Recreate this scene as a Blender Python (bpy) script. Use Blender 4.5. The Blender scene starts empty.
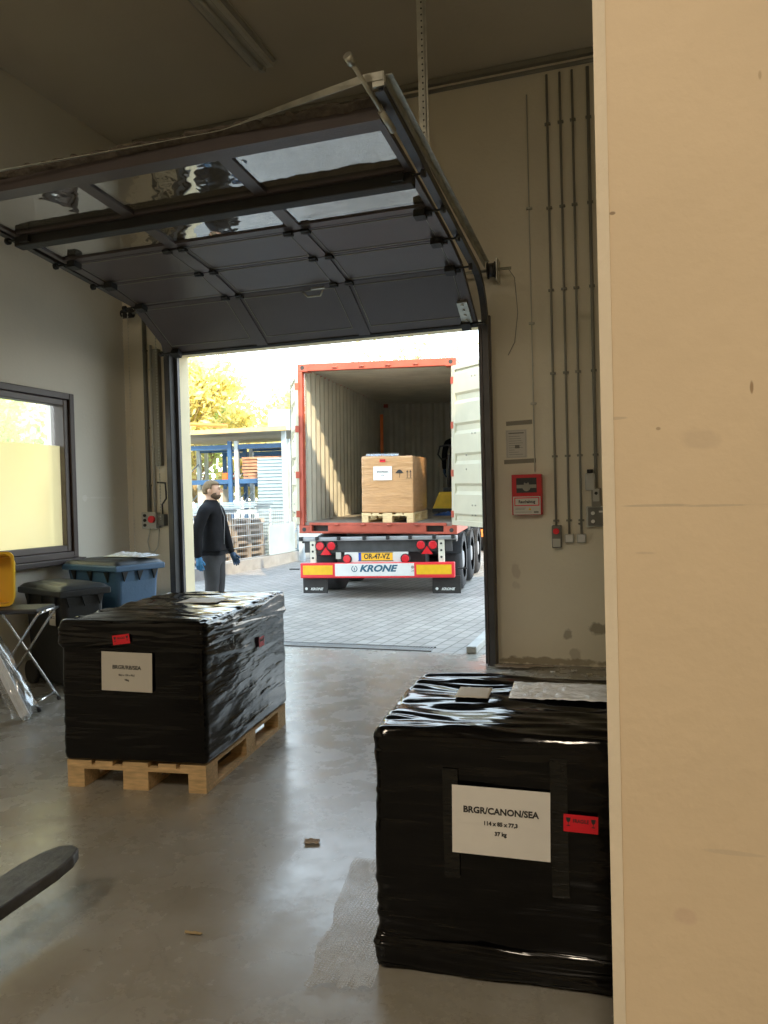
import bpy, bmesh, math, random
from mathutils import Vector, Matrix, noise
random.seed(7)
C = bpy.context.scene.collection
sc = bpy.context.scene
PI = math.pi
def R(a): return math.radians(a)

# ------------------------------------------------------------ camera
yaw = math.atan(256 / 769); roll = .026; pitch = -math.atan(13.3 / 769)
cy_, sy_ = math.cos(yaw), math.sin(yaw)
fw = Vector((-sy_ * math.cos(pitch), cy_ * math.cos(pitch), math.sin(pitch)))
r0 = Vector((cy_, sy_, 0)); u0 = r0.cross(fw)
rt = r0 * math.cos(roll) - u0 * math.sin(roll)
up = r0 * math.sin(roll) + u0 * math.cos(roll)
cd = bpy.data.cameras.new('camera'); cam = bpy.data.objects.new('camera', cd); C.objects.link(cam)
cd.sensor_fit = 'VERTICAL'; cd.sensor_height = 24; cd.lens = 24 * 769 / 1024; cd.clip_end = 400; cd.clip_start = .02
m = Matrix((rt, up, -fw)).transposed().to_4x4(); m.translation = Vector((0, 0, 1.5)); cam.matrix_world = m
sc.camera = cam

# ------------------------------------------------------------ view, sky, sun, room lamps
sc.view_settings.view_transform = 'Standard'; sc.view_settings.look = 'None'
sc.view_settings.gamma = 1; sc.view_settings.use_curve_mapping = False
sc.view_settings.exposure = 0.6
SKY = 3.6; SUN = 4.6; LAMP = 72
w = bpy.data.worlds.new('sky'); sc.world = w; w.use_nodes = True
nt = w.node_tree; nt.nodes.clear()
tc = nt.nodes.new('ShaderNodeTexCoord'); sp = nt.nodes.new('ShaderNodeSeparateXYZ')
cr = nt.nodes.new('ShaderNodeValToRGB'); bg = nt.nodes.new('ShaderNodeBackground'); wo = nt.nodes.new('ShaderNodeOutputWorld')
nt.links.new(tc.outputs['Generated'], sp.inputs[0]); nt.links.new(sp.outputs['Z'], cr.inputs[0])
nt.links.new(cr.outputs[0], bg.inputs[0]); nt.links.new(bg.outputs[0], wo.inputs[0])
cr.color_ramp.elements[0].position = 0.0; cr.color_ramp.elements[0].color = (1, .97, .88, 1)
cr.color_ramp.elements[1].position = .7; cr.color_ramp.elements[1].color = (.50, .67, .86, 1)
e = cr.color_ramp.elements.new(.22); e.color = (.80, .93, 1, 1)
bg.inputs[1].default_value = SKY
sd = bpy.data.lights.new('sun', 'SUN'); so = bpy.data.objects.new('sun', sd); C.objects.link(so)
sd.energy = SUN; sd.angle = R(.6); sd.color = (1, .80, .52)
SUNDIR = Vector((.52, -.76, .64)).normalized()          # towards the sun
so.rotation_euler = SUNDIR.to_track_quat('Z', 'Y').to_euler(); so.location = (20, -20, 20)

# ------------------------------------------------------------ materials
M = {}
def mat(name, col, rough=.6, metal=0., noise_amt=.12, nscale=6., bump=0., bscale=40., spec=.5, stretch=(1, 1, 1),
        trans=0., alpha=1., emit=None, es=0., coat=0.):
    m = bpy.data.materials.new(name); m.use_nodes = True; nt = m.node_tree; L = nt.links
    p = nt.nodes['Principled BSDF']
    p.inputs['Roughness'].default_value = rough; p.inputs['Metallic'].default_value = metal
    p.inputs['Specular IOR Level'].default_value = spec
    p.inputs['Transmission Weight'].default_value = trans; p.inputs['Alpha'].default_value = alpha
    p.inputs['Coat Weight'].default_value = coat
    tc = nt.nodes.new('ShaderNodeTexCoord'); mp = nt.nodes.new('ShaderNodeMapping'); mp.inputs['Scale'].default_value = stretch
    L.new(tc.outputs['Object'], mp.inputs[0])
    n = nt.nodes.new('ShaderNodeTexNoise'); n.inputs['Scale'].default_value = nscale; n.inputs['Detail'].default_value = 5
    L.new(mp.outputs[0], n.inputs['Vector'])
    c = nt.nodes.new('ShaderNodeValToRGB')
    a = 1 - noise_amt; b = 1 + noise_amt
    c.color_ramp.elements[0].position = .3; c.color_ramp.elements[0].color = (col[0]*a, col[1]*a, col[2]*a, 1)
    c.color_ramp.elements[1].position = .7; c.color_ramp.elements[1].color = (min(1, col[0]*b), min(1, col[1]*b), min(1, col[2]*b), 1)
    L.new(n.outputs['Fac'], c.inputs[0]); L.new(c.outputs[0], p.inputs['Base Color'])
    if bump:
        n2 = nt.nodes.new('ShaderNodeTexNoise'); n2.inputs['Scale'].default_value = bscale; n2.inputs['Detail'].default_value = 4
        L.new(mp.outputs[0], n2.inputs['Vector'])
        b_ = nt.nodes.new('ShaderNodeBump'); b_.inputs['Strength'].default_value = bump; b_.inputs['Distance'].default_value = .02
        L.new(n2.outputs['Fac'], b_.inputs['Height']); L.new(b_.outputs[0], p.inputs['Normal'])
    if emit:
        p.inputs['Emission Color'].default_value = (*emit, 1); p.inputs['Emission Strength'].default_value = es
    M[name] = m; return m

def stains(m, spots, zaxis='XZ'):
    """mix worn patches (centre u, centre z, ru, rz, colour, amount) into a wall paint"""
    nt = m.node_tree; L = nt.links; p = nt.nodes['Principled BSDF']
    src = p.inputs['Base Color'].links[0].from_socket
    tc = nt.nodes.new('ShaderNodeTexCoord'); s = nt.nodes.new('ShaderNodeSeparateXYZ'); L.new(tc.outputs['Object'], s.inputs[0])
    n = nt.nodes.new('ShaderNodeTexNoise'); n.inputs['Scale'].default_value = 14; n.inputs['Detail'].default_value = 6
    L.new(tc.outputs['Object'], n.inputs['Vector'])
    def mth(op, a, b=None):
        q = nt.nodes.new('ShaderNodeMath'); q.operation = op
        for i, v in enumerate((a, b)):
            if v is None: continue
            if isinstance(v, (int, float)): q.inputs[i].default_value = v
            else: L.new(v, q.inputs[i])
        return q.outputs[0]
    for (cu, cz, ru, rz, col, amt) in spots:
        du = mth('DIVIDE', mth('SUBTRACT', s.outputs[zaxis[0]], cu), ru); dz = mth('DIVIDE', mth('SUBTRACT', s.outputs['Z'], cz), rz)
        d = mth('SQRT', mth('ADD', mth('MULTIPLY', du, du), mth('MULTIPLY', dz, dz)))
        d = mth('ADD', d, mth('MULTIPLY', mth('SUBTRACT', n.outputs['Fac'], .5), 2.2))
        mr = nt.nodes.new('ShaderNodeMapRange'); mr.inputs[1].default_value = 1.1; mr.inputs[2].default_value = .7
        mr.inputs[3].default_value = 0; mr.inputs[4].default_value = amt; L.new(d, mr.inputs[0])
        mx = nt.nodes.new('ShaderNodeMixRGB'); mx.inputs[2].default_value = (*col, 1)
        L.new(mr.outputs[0], mx.inputs[0]); L.new(src, mx.inputs[1]); src = mx.outputs[0]
    L.new(src, p.inputs['Base Color'])

mat('wall_paint', (.74, .69, .56), .8, noise_amt=.05, nscale=1.5, bump=.15, bscale=30)
stains(M['wall_paint'], [(-1.06, .83, .04, .07, (.50, .43, .34), .5), (-1.06, .70, .03, .04, (.52, .46, .38), .4), (-.62, .28, .035, .06, (.36, .31, .23), .8),
                         (-.56, .1, .05, .07, (.42, .37, .28), .6), (-.36, .33, .09, .05, (.33, .29, .21), .9), (-.8, .03, .5, .035, (.30, .25, .17), .8), (-.5, 1.24, .01, .01, (.1, .09, .07), .9), (-.42,1.26,.012,.012,(.1,.09,.07),.9)])
mat('left_wall_paint', (.66, .64, .56), .8, noise_amt=.04, nscale=1.5, bump=.12, bscale=30)
stains(M['left_wall_paint'], [(6.18, 1.58, .03, .03, (.74, .72, .66), .8), (6.62, 1.58, .03, .03, (.74, .72, .66), .8), (6.4, 1.585, .22, .008, (.74, .72, .66), .6)], 'YZ')
mat('ceiling_paint', (.56, .51, .41), .85, noise_amt=.05, nscale=1.0, bump=.1, bscale=20)
mat('column_paint', (.76, .62, .44), .7, noise_amt=.035, nscale=2.5, bump=.1, bscale=25)
stains(M['column_paint'], [(.02, 1.478, .05, .0022, (.50, .42, .32), .6), (.13, 1.476, .06, .0022, (.50, .42, .32), .5), (.006, 1.402, .02, .0025, (.60, .48, .36), .5), (.13, .932, .05, .004, (.60, .50, .38), .5),
                           (.166, 1.655, .003, .012, (.35, .24, .14), .9), (-.033, 1.949, .005, .003, (.3, .22, .14), .9), (.185, 2.126, .003, .008, (.50, .38, .24), .7), (.056, .823, .02, .015, (.64, .46, .36), .4),
                           (.091, 1.579, .03, .018, (.62, .50, .37), .4), (.03, 1.60, .004, .003, (.4, .3, .2), .8), (-.052, 1.178, .004, .012, (.55, .45, .33), .8), (-.04, 1.62, .02, .002, (.55, .45, .33), .6)])
mat('edge_paint', (.88, .78, .62), .6, noise_amt=.03, bump=.1)
mat('reveal_paint', (.70, .61, .40), .7, noise_amt=.04)
mat('facade', (.74, .68, .5), .8, noise_amt=.05)
mat('dark_paint', (.085, .070, .072), .36, noise_amt=.08, nscale=3, bump=.12, bscale=90)
mat('black_rubber', (.018, .018, .018), .6, noise_amt=.2, bump=.2)
mat('tyre', (.022, .022, .024), .8, noise_amt=.2, bump=.3)
mat('track_steel', (.085, .085, .09), .45, .6, noise_amt=.15)
mat('galvanised', (.50, .50, .44), .42, .8, noise_amt=.18, nscale=14)
mat('chrome', (.65, .65, .65), .2, 1)
mat('seal_dust', (.13, .11, .09), .95, noise_amt=.35, nscale=25, bump=.6)
mat('conduit_grey', (.25, .24, .20), .5, noise_amt=.06)
mat('conduit_light', (.50, .49, .43), .5, noise_amt=.06)
mat('box_grey', (.46, .46, .42), .5, noise_amt=.05)
mat('panel_grey', (.16, .16, .14), .5)
mat('tape', (.22, .20, .155), .45)
mat('red_box', (.52, .012, .022), .35, noise_amt=.05)
mat('red_paint', (.62, .04, .03), .4)
mat('paper', (.80, .79, .76), .6, noise_amt=.03)
mat('note_paper', (.56, .54, .49), .6, noise_amt=.03)
mat('ink', (.03, .03, .03), .6, noise_amt=0)
mat('sticker_red', (.75, .015, .03), .4, noise_amt=.03)
mat('frame_brown', (.040, .026, .022), .45, noise_amt=.12)
mat('frame_brown_mid', (.065, .048, .040), .45, noise_amt=.12)
mat('bin_blue', (.055, .13, .24), .45, noise_amt=.1, bump=.1)
mat('bin_black', (.014, .016, .018), .5, noise_amt=.2, bump=.1)
mat('bin_grey', (.03, .034, .036), .4, noise_amt=.2)
mat('yellow_plastic', (.85, .50, .01), .35, noise_amt=.04)
mat('pallet_wood', (.62, .43, .22), .75, noise_amt=.28, nscale=5, stretch=(2, 14, 14), bump=.2)
mat('pallet_wood_new', (.80, .62, .34), .75, noise_amt=.15, nscale=5, stretch=(2, 14, 14), bump=.2)
mat('old_wood', (.36, .30, .24), .8, noise_amt=.25, nscale=5)
mat('fork_steel', (.10, .10, .105), .45, .5, noise_amt=.35, nscale=14, bump=.15)
mat('kerb_steel', (.27, .27, .26), .5, .4)
mat('container_red', (.43, .085, .05), .5, noise_amt=.2, nscale=4, bump=.1)
mat('container_inside', (.50, .475, .39), .55, noise_amt=.12, nscale=3, bump=.1)
mat('container_door', (.54, .51, .39), .45, noise_amt=.06, nscale=3)
mat('container_floor', (.28, .25, .21), .55, noise_amt=.25, nscale=5)
mat('chassis_dark', (.045, .047, .05), .5, noise_amt=.3, nscale=7)
mat('chassis_grey', (.30, .31, .32), .45, .3, noise_amt=.2)
mat('white_paint', (.66, .66, .64), .45, noise_amt=.05)
mat('cream_post', (.62, .60, .50), .5)
mat('marker_yellow', (.72, .42, .01), .4, noise_amt=.08, nscale=10)
mat('marker_red', (.70, .03, .04), .4, noise_amt=.05)
mat('lamp_red', (.62, .02, .03), .15, noise_amt=.05, coat=.6)
mat('plate_yellow', (.85, .48, .03), .4, noise_amt=.03)
mat('plate_blue', (.02, .07, .40), .4)
mat('krone_ink', (.02, .10, .16), .5, noise_amt=0)
mat('flap_white', (.62, .66, .66), .6, noise_amt=0)
mat('orange', (.85, .20, .04), .5)
mat('cardboard', (.60, .33, .15), .4, noise_amt=.08, nscale=5, stretch=(1, 1, 4), bump=.45, bscale=9, coat=.8)
mat('truck_yellow', (.85, .55, .04), .4)
mat('dark_plastic', (.02, .02, .022), .4)
mat('blue_film', (.03, .11, .40), .3)
mat('skin', (.60, .36, .25), .55, noise_amt=.04)
mat('hair', (.17, .115, .06), .8, noise_amt=.3, nscale=60)
mat('beard', (.10, .06, .035), .85, noise_amt=.3, nscale=60)
mat('jacket', (.006, .006, .007), .85, noise_amt=.2, nscale=8, bump=.5, bscale=12, spec=.2)
mat('trousers', (.03, .03, .032), .85, noise_amt=.2, nscale=8, bump=.4, bscale=12)
mat('zip_grey', (.25, .26, .27), .6)
mat('glove_blue', (.03, .16, .33), .6, noise_amt=.15, bump=.3)
mat('glove_dark', (.02, .05, .10), .6, noise_amt=.15, bump=.3)
mat('shoe', (.02, .018, .016), .5)
mat('rack_blue', (.035, .11, .25), .45, noise_amt=.1)
mat('rack_white', (.46, .52, .55), .5, .2, noise_amt=.1)
mat('zinc_sheet', (.32, .41, .46), .45, .3, noise_amt=.08)
mat('pale_board', (.42, .50, .52), .6, noise_amt=.12, nscale=2)
mat('roof_board', (.58, .52, .42), .8, noise_amt=.12)
mat('roof_edge', (.80, .55, .20), .7, noise_amt=.1)
mat('concrete_low', (.34, .34, .32), .85, noise_amt=.15, nscale=4, bump=.2)
mat('concrete_pale', (.50, .50, .46), .85, noise_amt=.1, nscale=4, bump=.2)
mat('bark', (.42, .32, .18), .9, noise_amt=.2, nscale=12, bump=.4)
mat('timber_red', (.46, .24, .15), .8, noise_amt=.25, nscale=9)
mat('vest_orange', (.8, .16, .03), .7)
mat('lamp_body', (.55, .54, .47), .5)
mat('diffuser', (.30, .29, .25), .35, noise_amt=.05)
mat('tube_lit', (1, .9, .7), .5, noise_amt=0, emit=(1, .83, .58), es=6)
mat('plastic_bag', (.82, .88, .96), .2, noise_amt=.05, bump=.6, bscale=30)  # bluish tint puts the sky's reflection into the plastic's colour
mat('bead', (.62, .60, .52), .4)

# leaves let some light through
def leafmat(name, col):
    m = bpy.data.materials.new(name); m.use_nodes = True; nt = m.node_tree; nt.nodes.clear(); L = nt.links
    o = nt.nodes.new('ShaderNodeOutputMaterial'); a = nt.nodes.new('ShaderNodeBsdfDiffuse'); b = nt.nodes.new('ShaderNodeBsdfTranslucent')
    mx = nt.nodes.new('ShaderNodeMixShader'); mx.inputs[0].default_value = .5
    tc = nt.nodes.new('ShaderNodeTexCoord'); n = nt.nodes.new('ShaderNodeTexNoise'); n.inputs['Scale'].default_value = 3
    c = nt.nodes.new('ShaderNodeValToRGB'); c.color_ramp.elements[0].color = (*[x*.75 for x in col], 1); c.color_ramp.elements[1].color = (*[min(1, x*1.2) for x in col], 1)
    c.color_ramp.elements[0].position = .35; c.color_ramp.elements[1].position = .65
    L.new(tc.outputs['Object'], n.inputs['Vector']); L.new(n.outputs[0], c.inputs[0])
    for s in (a, b): L.new(c.outputs[0], s.inputs[0])
    L.new(a.outputs[0], mx.inputs[1]); L.new(b.outputs[0], mx.inputs[2]); L.new(mx.outputs[0], o.inputs[0])
    M[name] = m
leafmat('leaf_yellow', (.86, .76, .34)); leafmat('leaf_green', (.55, .62, .22))

# clear door glazing and window glass: real transparency with a surface reflection
def glassmat(name, abp, tint, rough=.02, bump=.0):
    m = bpy.data.materials.new(name); m.use_nodes = True; nt = m.node_tree; nt.nodes.clear(); L = nt.links
    o = nt.nodes.new('ShaderNodeOutputMaterial'); t = nt.nodes.new('ShaderNodeBsdfTransparent'); g = nt.nodes.new('ShaderNodeBsdfGlossy')
    t.inputs[0].default_value = (*tint, 1); g.inputs['Roughness'].default_value = rough
    f = nt.nodes.new('ShaderNodeLayerWeight'); pw = nt.nodes.new('ShaderNodeMath'); pw.operation = 'POWER'; pw.inputs[1].default_value = abp[2]
    ma = nt.nodes.new('ShaderNodeMath'); ma.operation = 'MULTIPLY_ADD'; ma.inputs[1].default_value = abp[1]; ma.inputs[2].default_value = abp[0]
    L.new(f.outputs['Facing'], pw.inputs[0]); L.new(pw.outputs[0], ma.inputs[0])
    mx = nt.nodes.new('ShaderNodeMixShader'); L.new(ma.outputs[0], mx.inputs[0]); L.new(t.outputs[0], mx.inputs[1]); L.new(g.outputs[0], mx.inputs[2])
    if bump:
        n = nt.nodes.new('ShaderNodeTexNoise'); n.inputs['Scale'].default_value = 5; b = nt.nodes.new('ShaderNodeBump')
        tc = nt.nodes.new('ShaderNodeTexCoord'); L.new(tc.outputs['Object'], n.inputs['Vector'])
        b.inputs['Strength'].default_value = bump; b.inputs['Distance'].default_value = .02
        L.new(n.outputs[0], b.inputs['Height']); L.new(b.outputs[0], g.inputs['Normal'])
    L.new(mx.outputs[0], o.inputs[0]); M[name] = m
glassmat('door_glazing', (.30, .6, 2), (.75, .74, .70), .03, .25)
glassmat('window_glass', (.04, .6, 5), (.96, .96, .94))
glassmat('clear_film', (.15, .5, 2), (.95, .96, .97), .12, 1.0)
# frosted film on the lower window pane
m = bpy.data.materials.new('frosted_glass'); m.use_nodes = True; nt = m.node_tree; nt.nodes.clear(); L = nt.links
o = nt.nodes.new('ShaderNodeOutputMaterial'); a = nt.nodes.new('ShaderNodeBsdfTranslucent'); b = nt.nodes.new('ShaderNodeBsdfRefraction')
a.inputs[0].default_value = (.78, .70, .50, 1); b.inputs[0].default_value = (.84, .76, .56, 1); b.inputs['Roughness'].default_value = .85; b.inputs['IOR'].default_value = 1.02
mx = nt.nodes.new('ShaderNodeMixShader'); mx.inputs[0].default_value = .6
L.new(a.outputs[0], mx.inputs[1]); L.new(b.outputs[0], mx.inputs[2]); L.new(mx.outputs[0], o.inputs[0]); M['frosted_glass'] = m

# black stretch film
def filmmat(name, col, rough, sc1, strength):
    m = mat(name, col, rough, noise_amt=.2, spec=.32); nt = m.node_tree; L = nt.links; p = nt.nodes['Principled BSDF']
    tc = nt.nodes.new('ShaderNodeTexCoord'); prev = None
    for (s, st) in sc1:
        mp = nt.nodes.new('ShaderNodeMapping'); mp.inputs['Scale'].default_value = s; mp.inputs['Rotation'].default_value = (.05, .12, .04)
        n = nt.nodes.new('ShaderNodeTexNoise'); n.inputs['Scale'].default_value = 1; n.inputs['Detail'].default_value = 3; n.inputs['Distortion'].default_value = .3
        b = nt.nodes.new('ShaderNodeBump'); b.inputs['Strength'].default_value = st * strength; b.inputs['Distance'].default_value = .03
        L.new(tc.outputs['Object'], mp.inputs[0]); L.new(mp.outputs[0], n.inputs['Vector']); L.new(n.outputs[0], b.inputs['Height'])
        if prev: L.new(prev.outputs[0], b.inputs['Normal'])
        prev = b
    L.new(prev.outputs[0], p.inputs['Normal'])
filmmat('black_film', (.002, .002, .0025), .10, [((1.2, 1.5, 9), .30), ((1.5, 5, 34), .16), ((4, 5, 6), .12)], 1.0)

# concrete floor
m = mat('floor_concrete', (.30, .29, .26), .4, noise_amt=.08, nscale=.9, spec=.75); nt = m.node_tree; L = nt.links; p = nt.nodes['Principled BSDF']
src = p.inputs['Base Color'].links[0].from_socket
tc = nt.nodes.new('ShaderNodeTexCoord')
n1 = nt.nodes.new('ShaderNodeTexNoise'); n1.inputs['Scale'].default_value = 2.2; n1.inputs['Detail'].default_value = 9; n1.inputs['Roughness'].default_value = .68
L.new(tc.outputs['Object'], n1.inputs['Vector'])
r1 = nt.nodes.new('ShaderNodeValToRGB'); r1.color_ramp.elements[0].position = .38; r1.color_ramp.elements[0].color = (.86, .83, .77, 1); r1.color_ramp.elements[1].position = .62; r1.color_ramp.elements[1].color = (1.05, 1.05, 1.05, 1)
L.new(n1.outputs[0], r1.inputs[0])
mx = nt.nodes.new('ShaderNodeMixRGB'); mx.blend_type = 'MULTIPLY'; mx.inputs[0].default_value = 1; L.new(src, mx.inputs[1]); L.new(r1.outputs[0], mx.inputs[2])
v = nt.nodes.new('ShaderNodeTexVoronoi'); v.feature = 'DISTANCE_TO_EDGE'; v.inputs['Scale'].default_value = 1.1
dn = nt.nodes.new('ShaderNodeVectorMath'); dn.operation = 'MULTIPLY_ADD'; dn.inputs[1].default_value = (.5, .5, 0)
L.new(n1.outputs['Color'], dn.inputs[0]); L.new(tc.outputs['Object'], dn.inputs[2]); L.new(dn.outputs[0], v.inputs['Vector'])
cr_ = nt.nodes.new('ShaderNodeMapRange'); cr_.inputs[1].default_value = 0; cr_.inputs[2].default_value = .006; cr_.inputs[3].default_value = .25; cr_.inputs[4].default_value = 0
L.new(v.outputs[0], cr_.inputs[0])
mx2 = nt.nodes.new('ShaderNodeMixRGB'); mx2.inputs[2].default_value = (.10, .09, .075, 1); L.new(cr_.outputs[0], mx2.inputs[0]); L.new(mx.outputs[0], mx2.inputs[1]); L.new(mx2.outputs[0], p.inputs['Base Color'])
n3 = nt.nodes.new('ShaderNodeTexNoise'); n3.inputs['Scale'].default_value = 3.5; n3.inputs['Detail'].default_value = 8; n3.inputs['Roughness'].default_value = .7; L.new(tc.outputs['Object'], n3.inputs['Vector'])
rr = nt.nodes.new('ShaderNodeMapRange'); rr.inputs[1].default_value = .35; rr.inputs[2].default_value = .65; rr.inputs[3].default_value = .19; rr.inputs[4].default_value = .34
L.new(n3.outputs[0], rr.inputs[0]); L.new(rr.outputs[0], p.inputs['Roughness'])
bp = nt.nodes.new('ShaderNodeBump'); bp.inputs['Strength'].default_value = .12; bp.inputs['Distance'].default_value = .01; L.new(n3.outputs[0], bp.inputs['Height']); L.new(bp.outputs[0], p.inputs['Normal'])
stains(m, [], 'XZ')

# pavers
m = mat('pavers', (.3, .3, .3), .75, noise_amt=.1, nscale=1.2); nt = m.node_tree; L = nt.links; p = nt.nodes['Principled BSDF']
src = p.inputs['Base Color'].links[0].from_socket
tc = nt.nodes.new('ShaderNodeTexCoord'); mp = nt.nodes.new('ShaderNodeMapping'); mp.inputs['Rotation'].default_value = (0, 0, R(96))
bt = nt.nodes.new('ShaderNodeTexBrick'); bt.inputs['Scale'].default_value = 1; bt.inputs['Brick Width'].default_value = .21; bt.inputs['Row Height'].default_value = .145
bt.inputs['Mortar Size'].default_value = .009; bt.inputs['Mortar Smooth'].default_value = .3
bt.inputs['Color1'].default_value = (.33, .30, .26, 1); bt.inputs['Color2'].default_value = (.25, .225, .195, 1); bt.inputs['Mortar'].default_value = (.12, .11, .09, 1)
L.new(tc.outputs['Object'], mp.inputs[0]); L.new(mp.outputs[0], bt.inputs['Vector'])
mx = nt.nodes.new('ShaderNodeMixRGB'); mx.blend_type = 'MULTIPLY'; mx.inputs[0].default_value = .5
n = nt.nodes.new('ShaderNodeTexNoise'); n.inputs['Scale'].default_value = .8; n.inputs['Detail'].default_value = 6; L.new(tc.outputs['Object'], n.inputs['Vector'])
L.new(bt.outputs['Color'], mx.inputs[1]); L.new(n.outputs[0], mx.inputs[2])
g = nt.nodes.new('ShaderNodeGamma'); g.inputs[1].default_value = .85; L.new(mx.outputs[0], g.inputs[0]); L.new(g.outputs[0], p.inputs['Base Color'])
bp = nt.nodes.new('ShaderNodeBump'); bp.inputs['Strength'].default_value = .6; bp.inputs['Distance'].default_value = .01; bp.invert = True
L.new(bt.outputs['Fac'], bp.inputs['Height']); L.new(bp.outputs[0], p.inputs['Normal'])

# bubble wrap
m = bpy.data.materials.new('bubble_wrap'); m.use_nodes = True; nt = m.node_tree; nt.nodes.clear(); L = nt.links
o = nt.nodes.new('ShaderNodeOutputMaterial'); t = nt.nodes.new('ShaderNodeBsdfTransparent'); p = nt.nodes.new('ShaderNodeBsdfPrincipled')
p.inputs['Base Color'].default_value = (.75, .75, .72, 1); p.inputs['Roughness'].default_value = .2
tc = nt.nodes.new('ShaderNodeTexCoord'); v = nt.nodes.new('ShaderNodeTexVoronoi'); v.inputs['Scale'].default_value = 75; v.inputs['Randomness'].default_value = .1
L.new(tc.outputs['Object'], v.inputs['Vector'])
mr = nt.nodes.new('ShaderNodeMapRange'); mr.inputs[1].default_value = .2; mr.inputs[2].default_value = .5; mr.inputs[3].default_value = .62; mr.inputs[4].default_value = .26
L.new(v.outputs['Distance'], mr.inputs[0])
bp = nt.nodes.new('ShaderNodeBump'); bp.invert = True; bp.inputs['Strength'].default_value = 1; bp.inputs['Distance'].default_value = .01
L.new(v.outputs['Distance'], bp.inputs['Height']); L.new(bp.outputs[0], p.inputs['Normal'])
mx = nt.nodes.new('ShaderNodeMixShader'); L.new(mr.outputs[0], mx.inputs[0]); L.new(t.outputs[0], mx.inputs[1]); L.new(p.outputs[0], mx.inputs[2]); L.new(mx.outputs[0], o.inputs[0])
M['bubble_wrap'] = m

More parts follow.
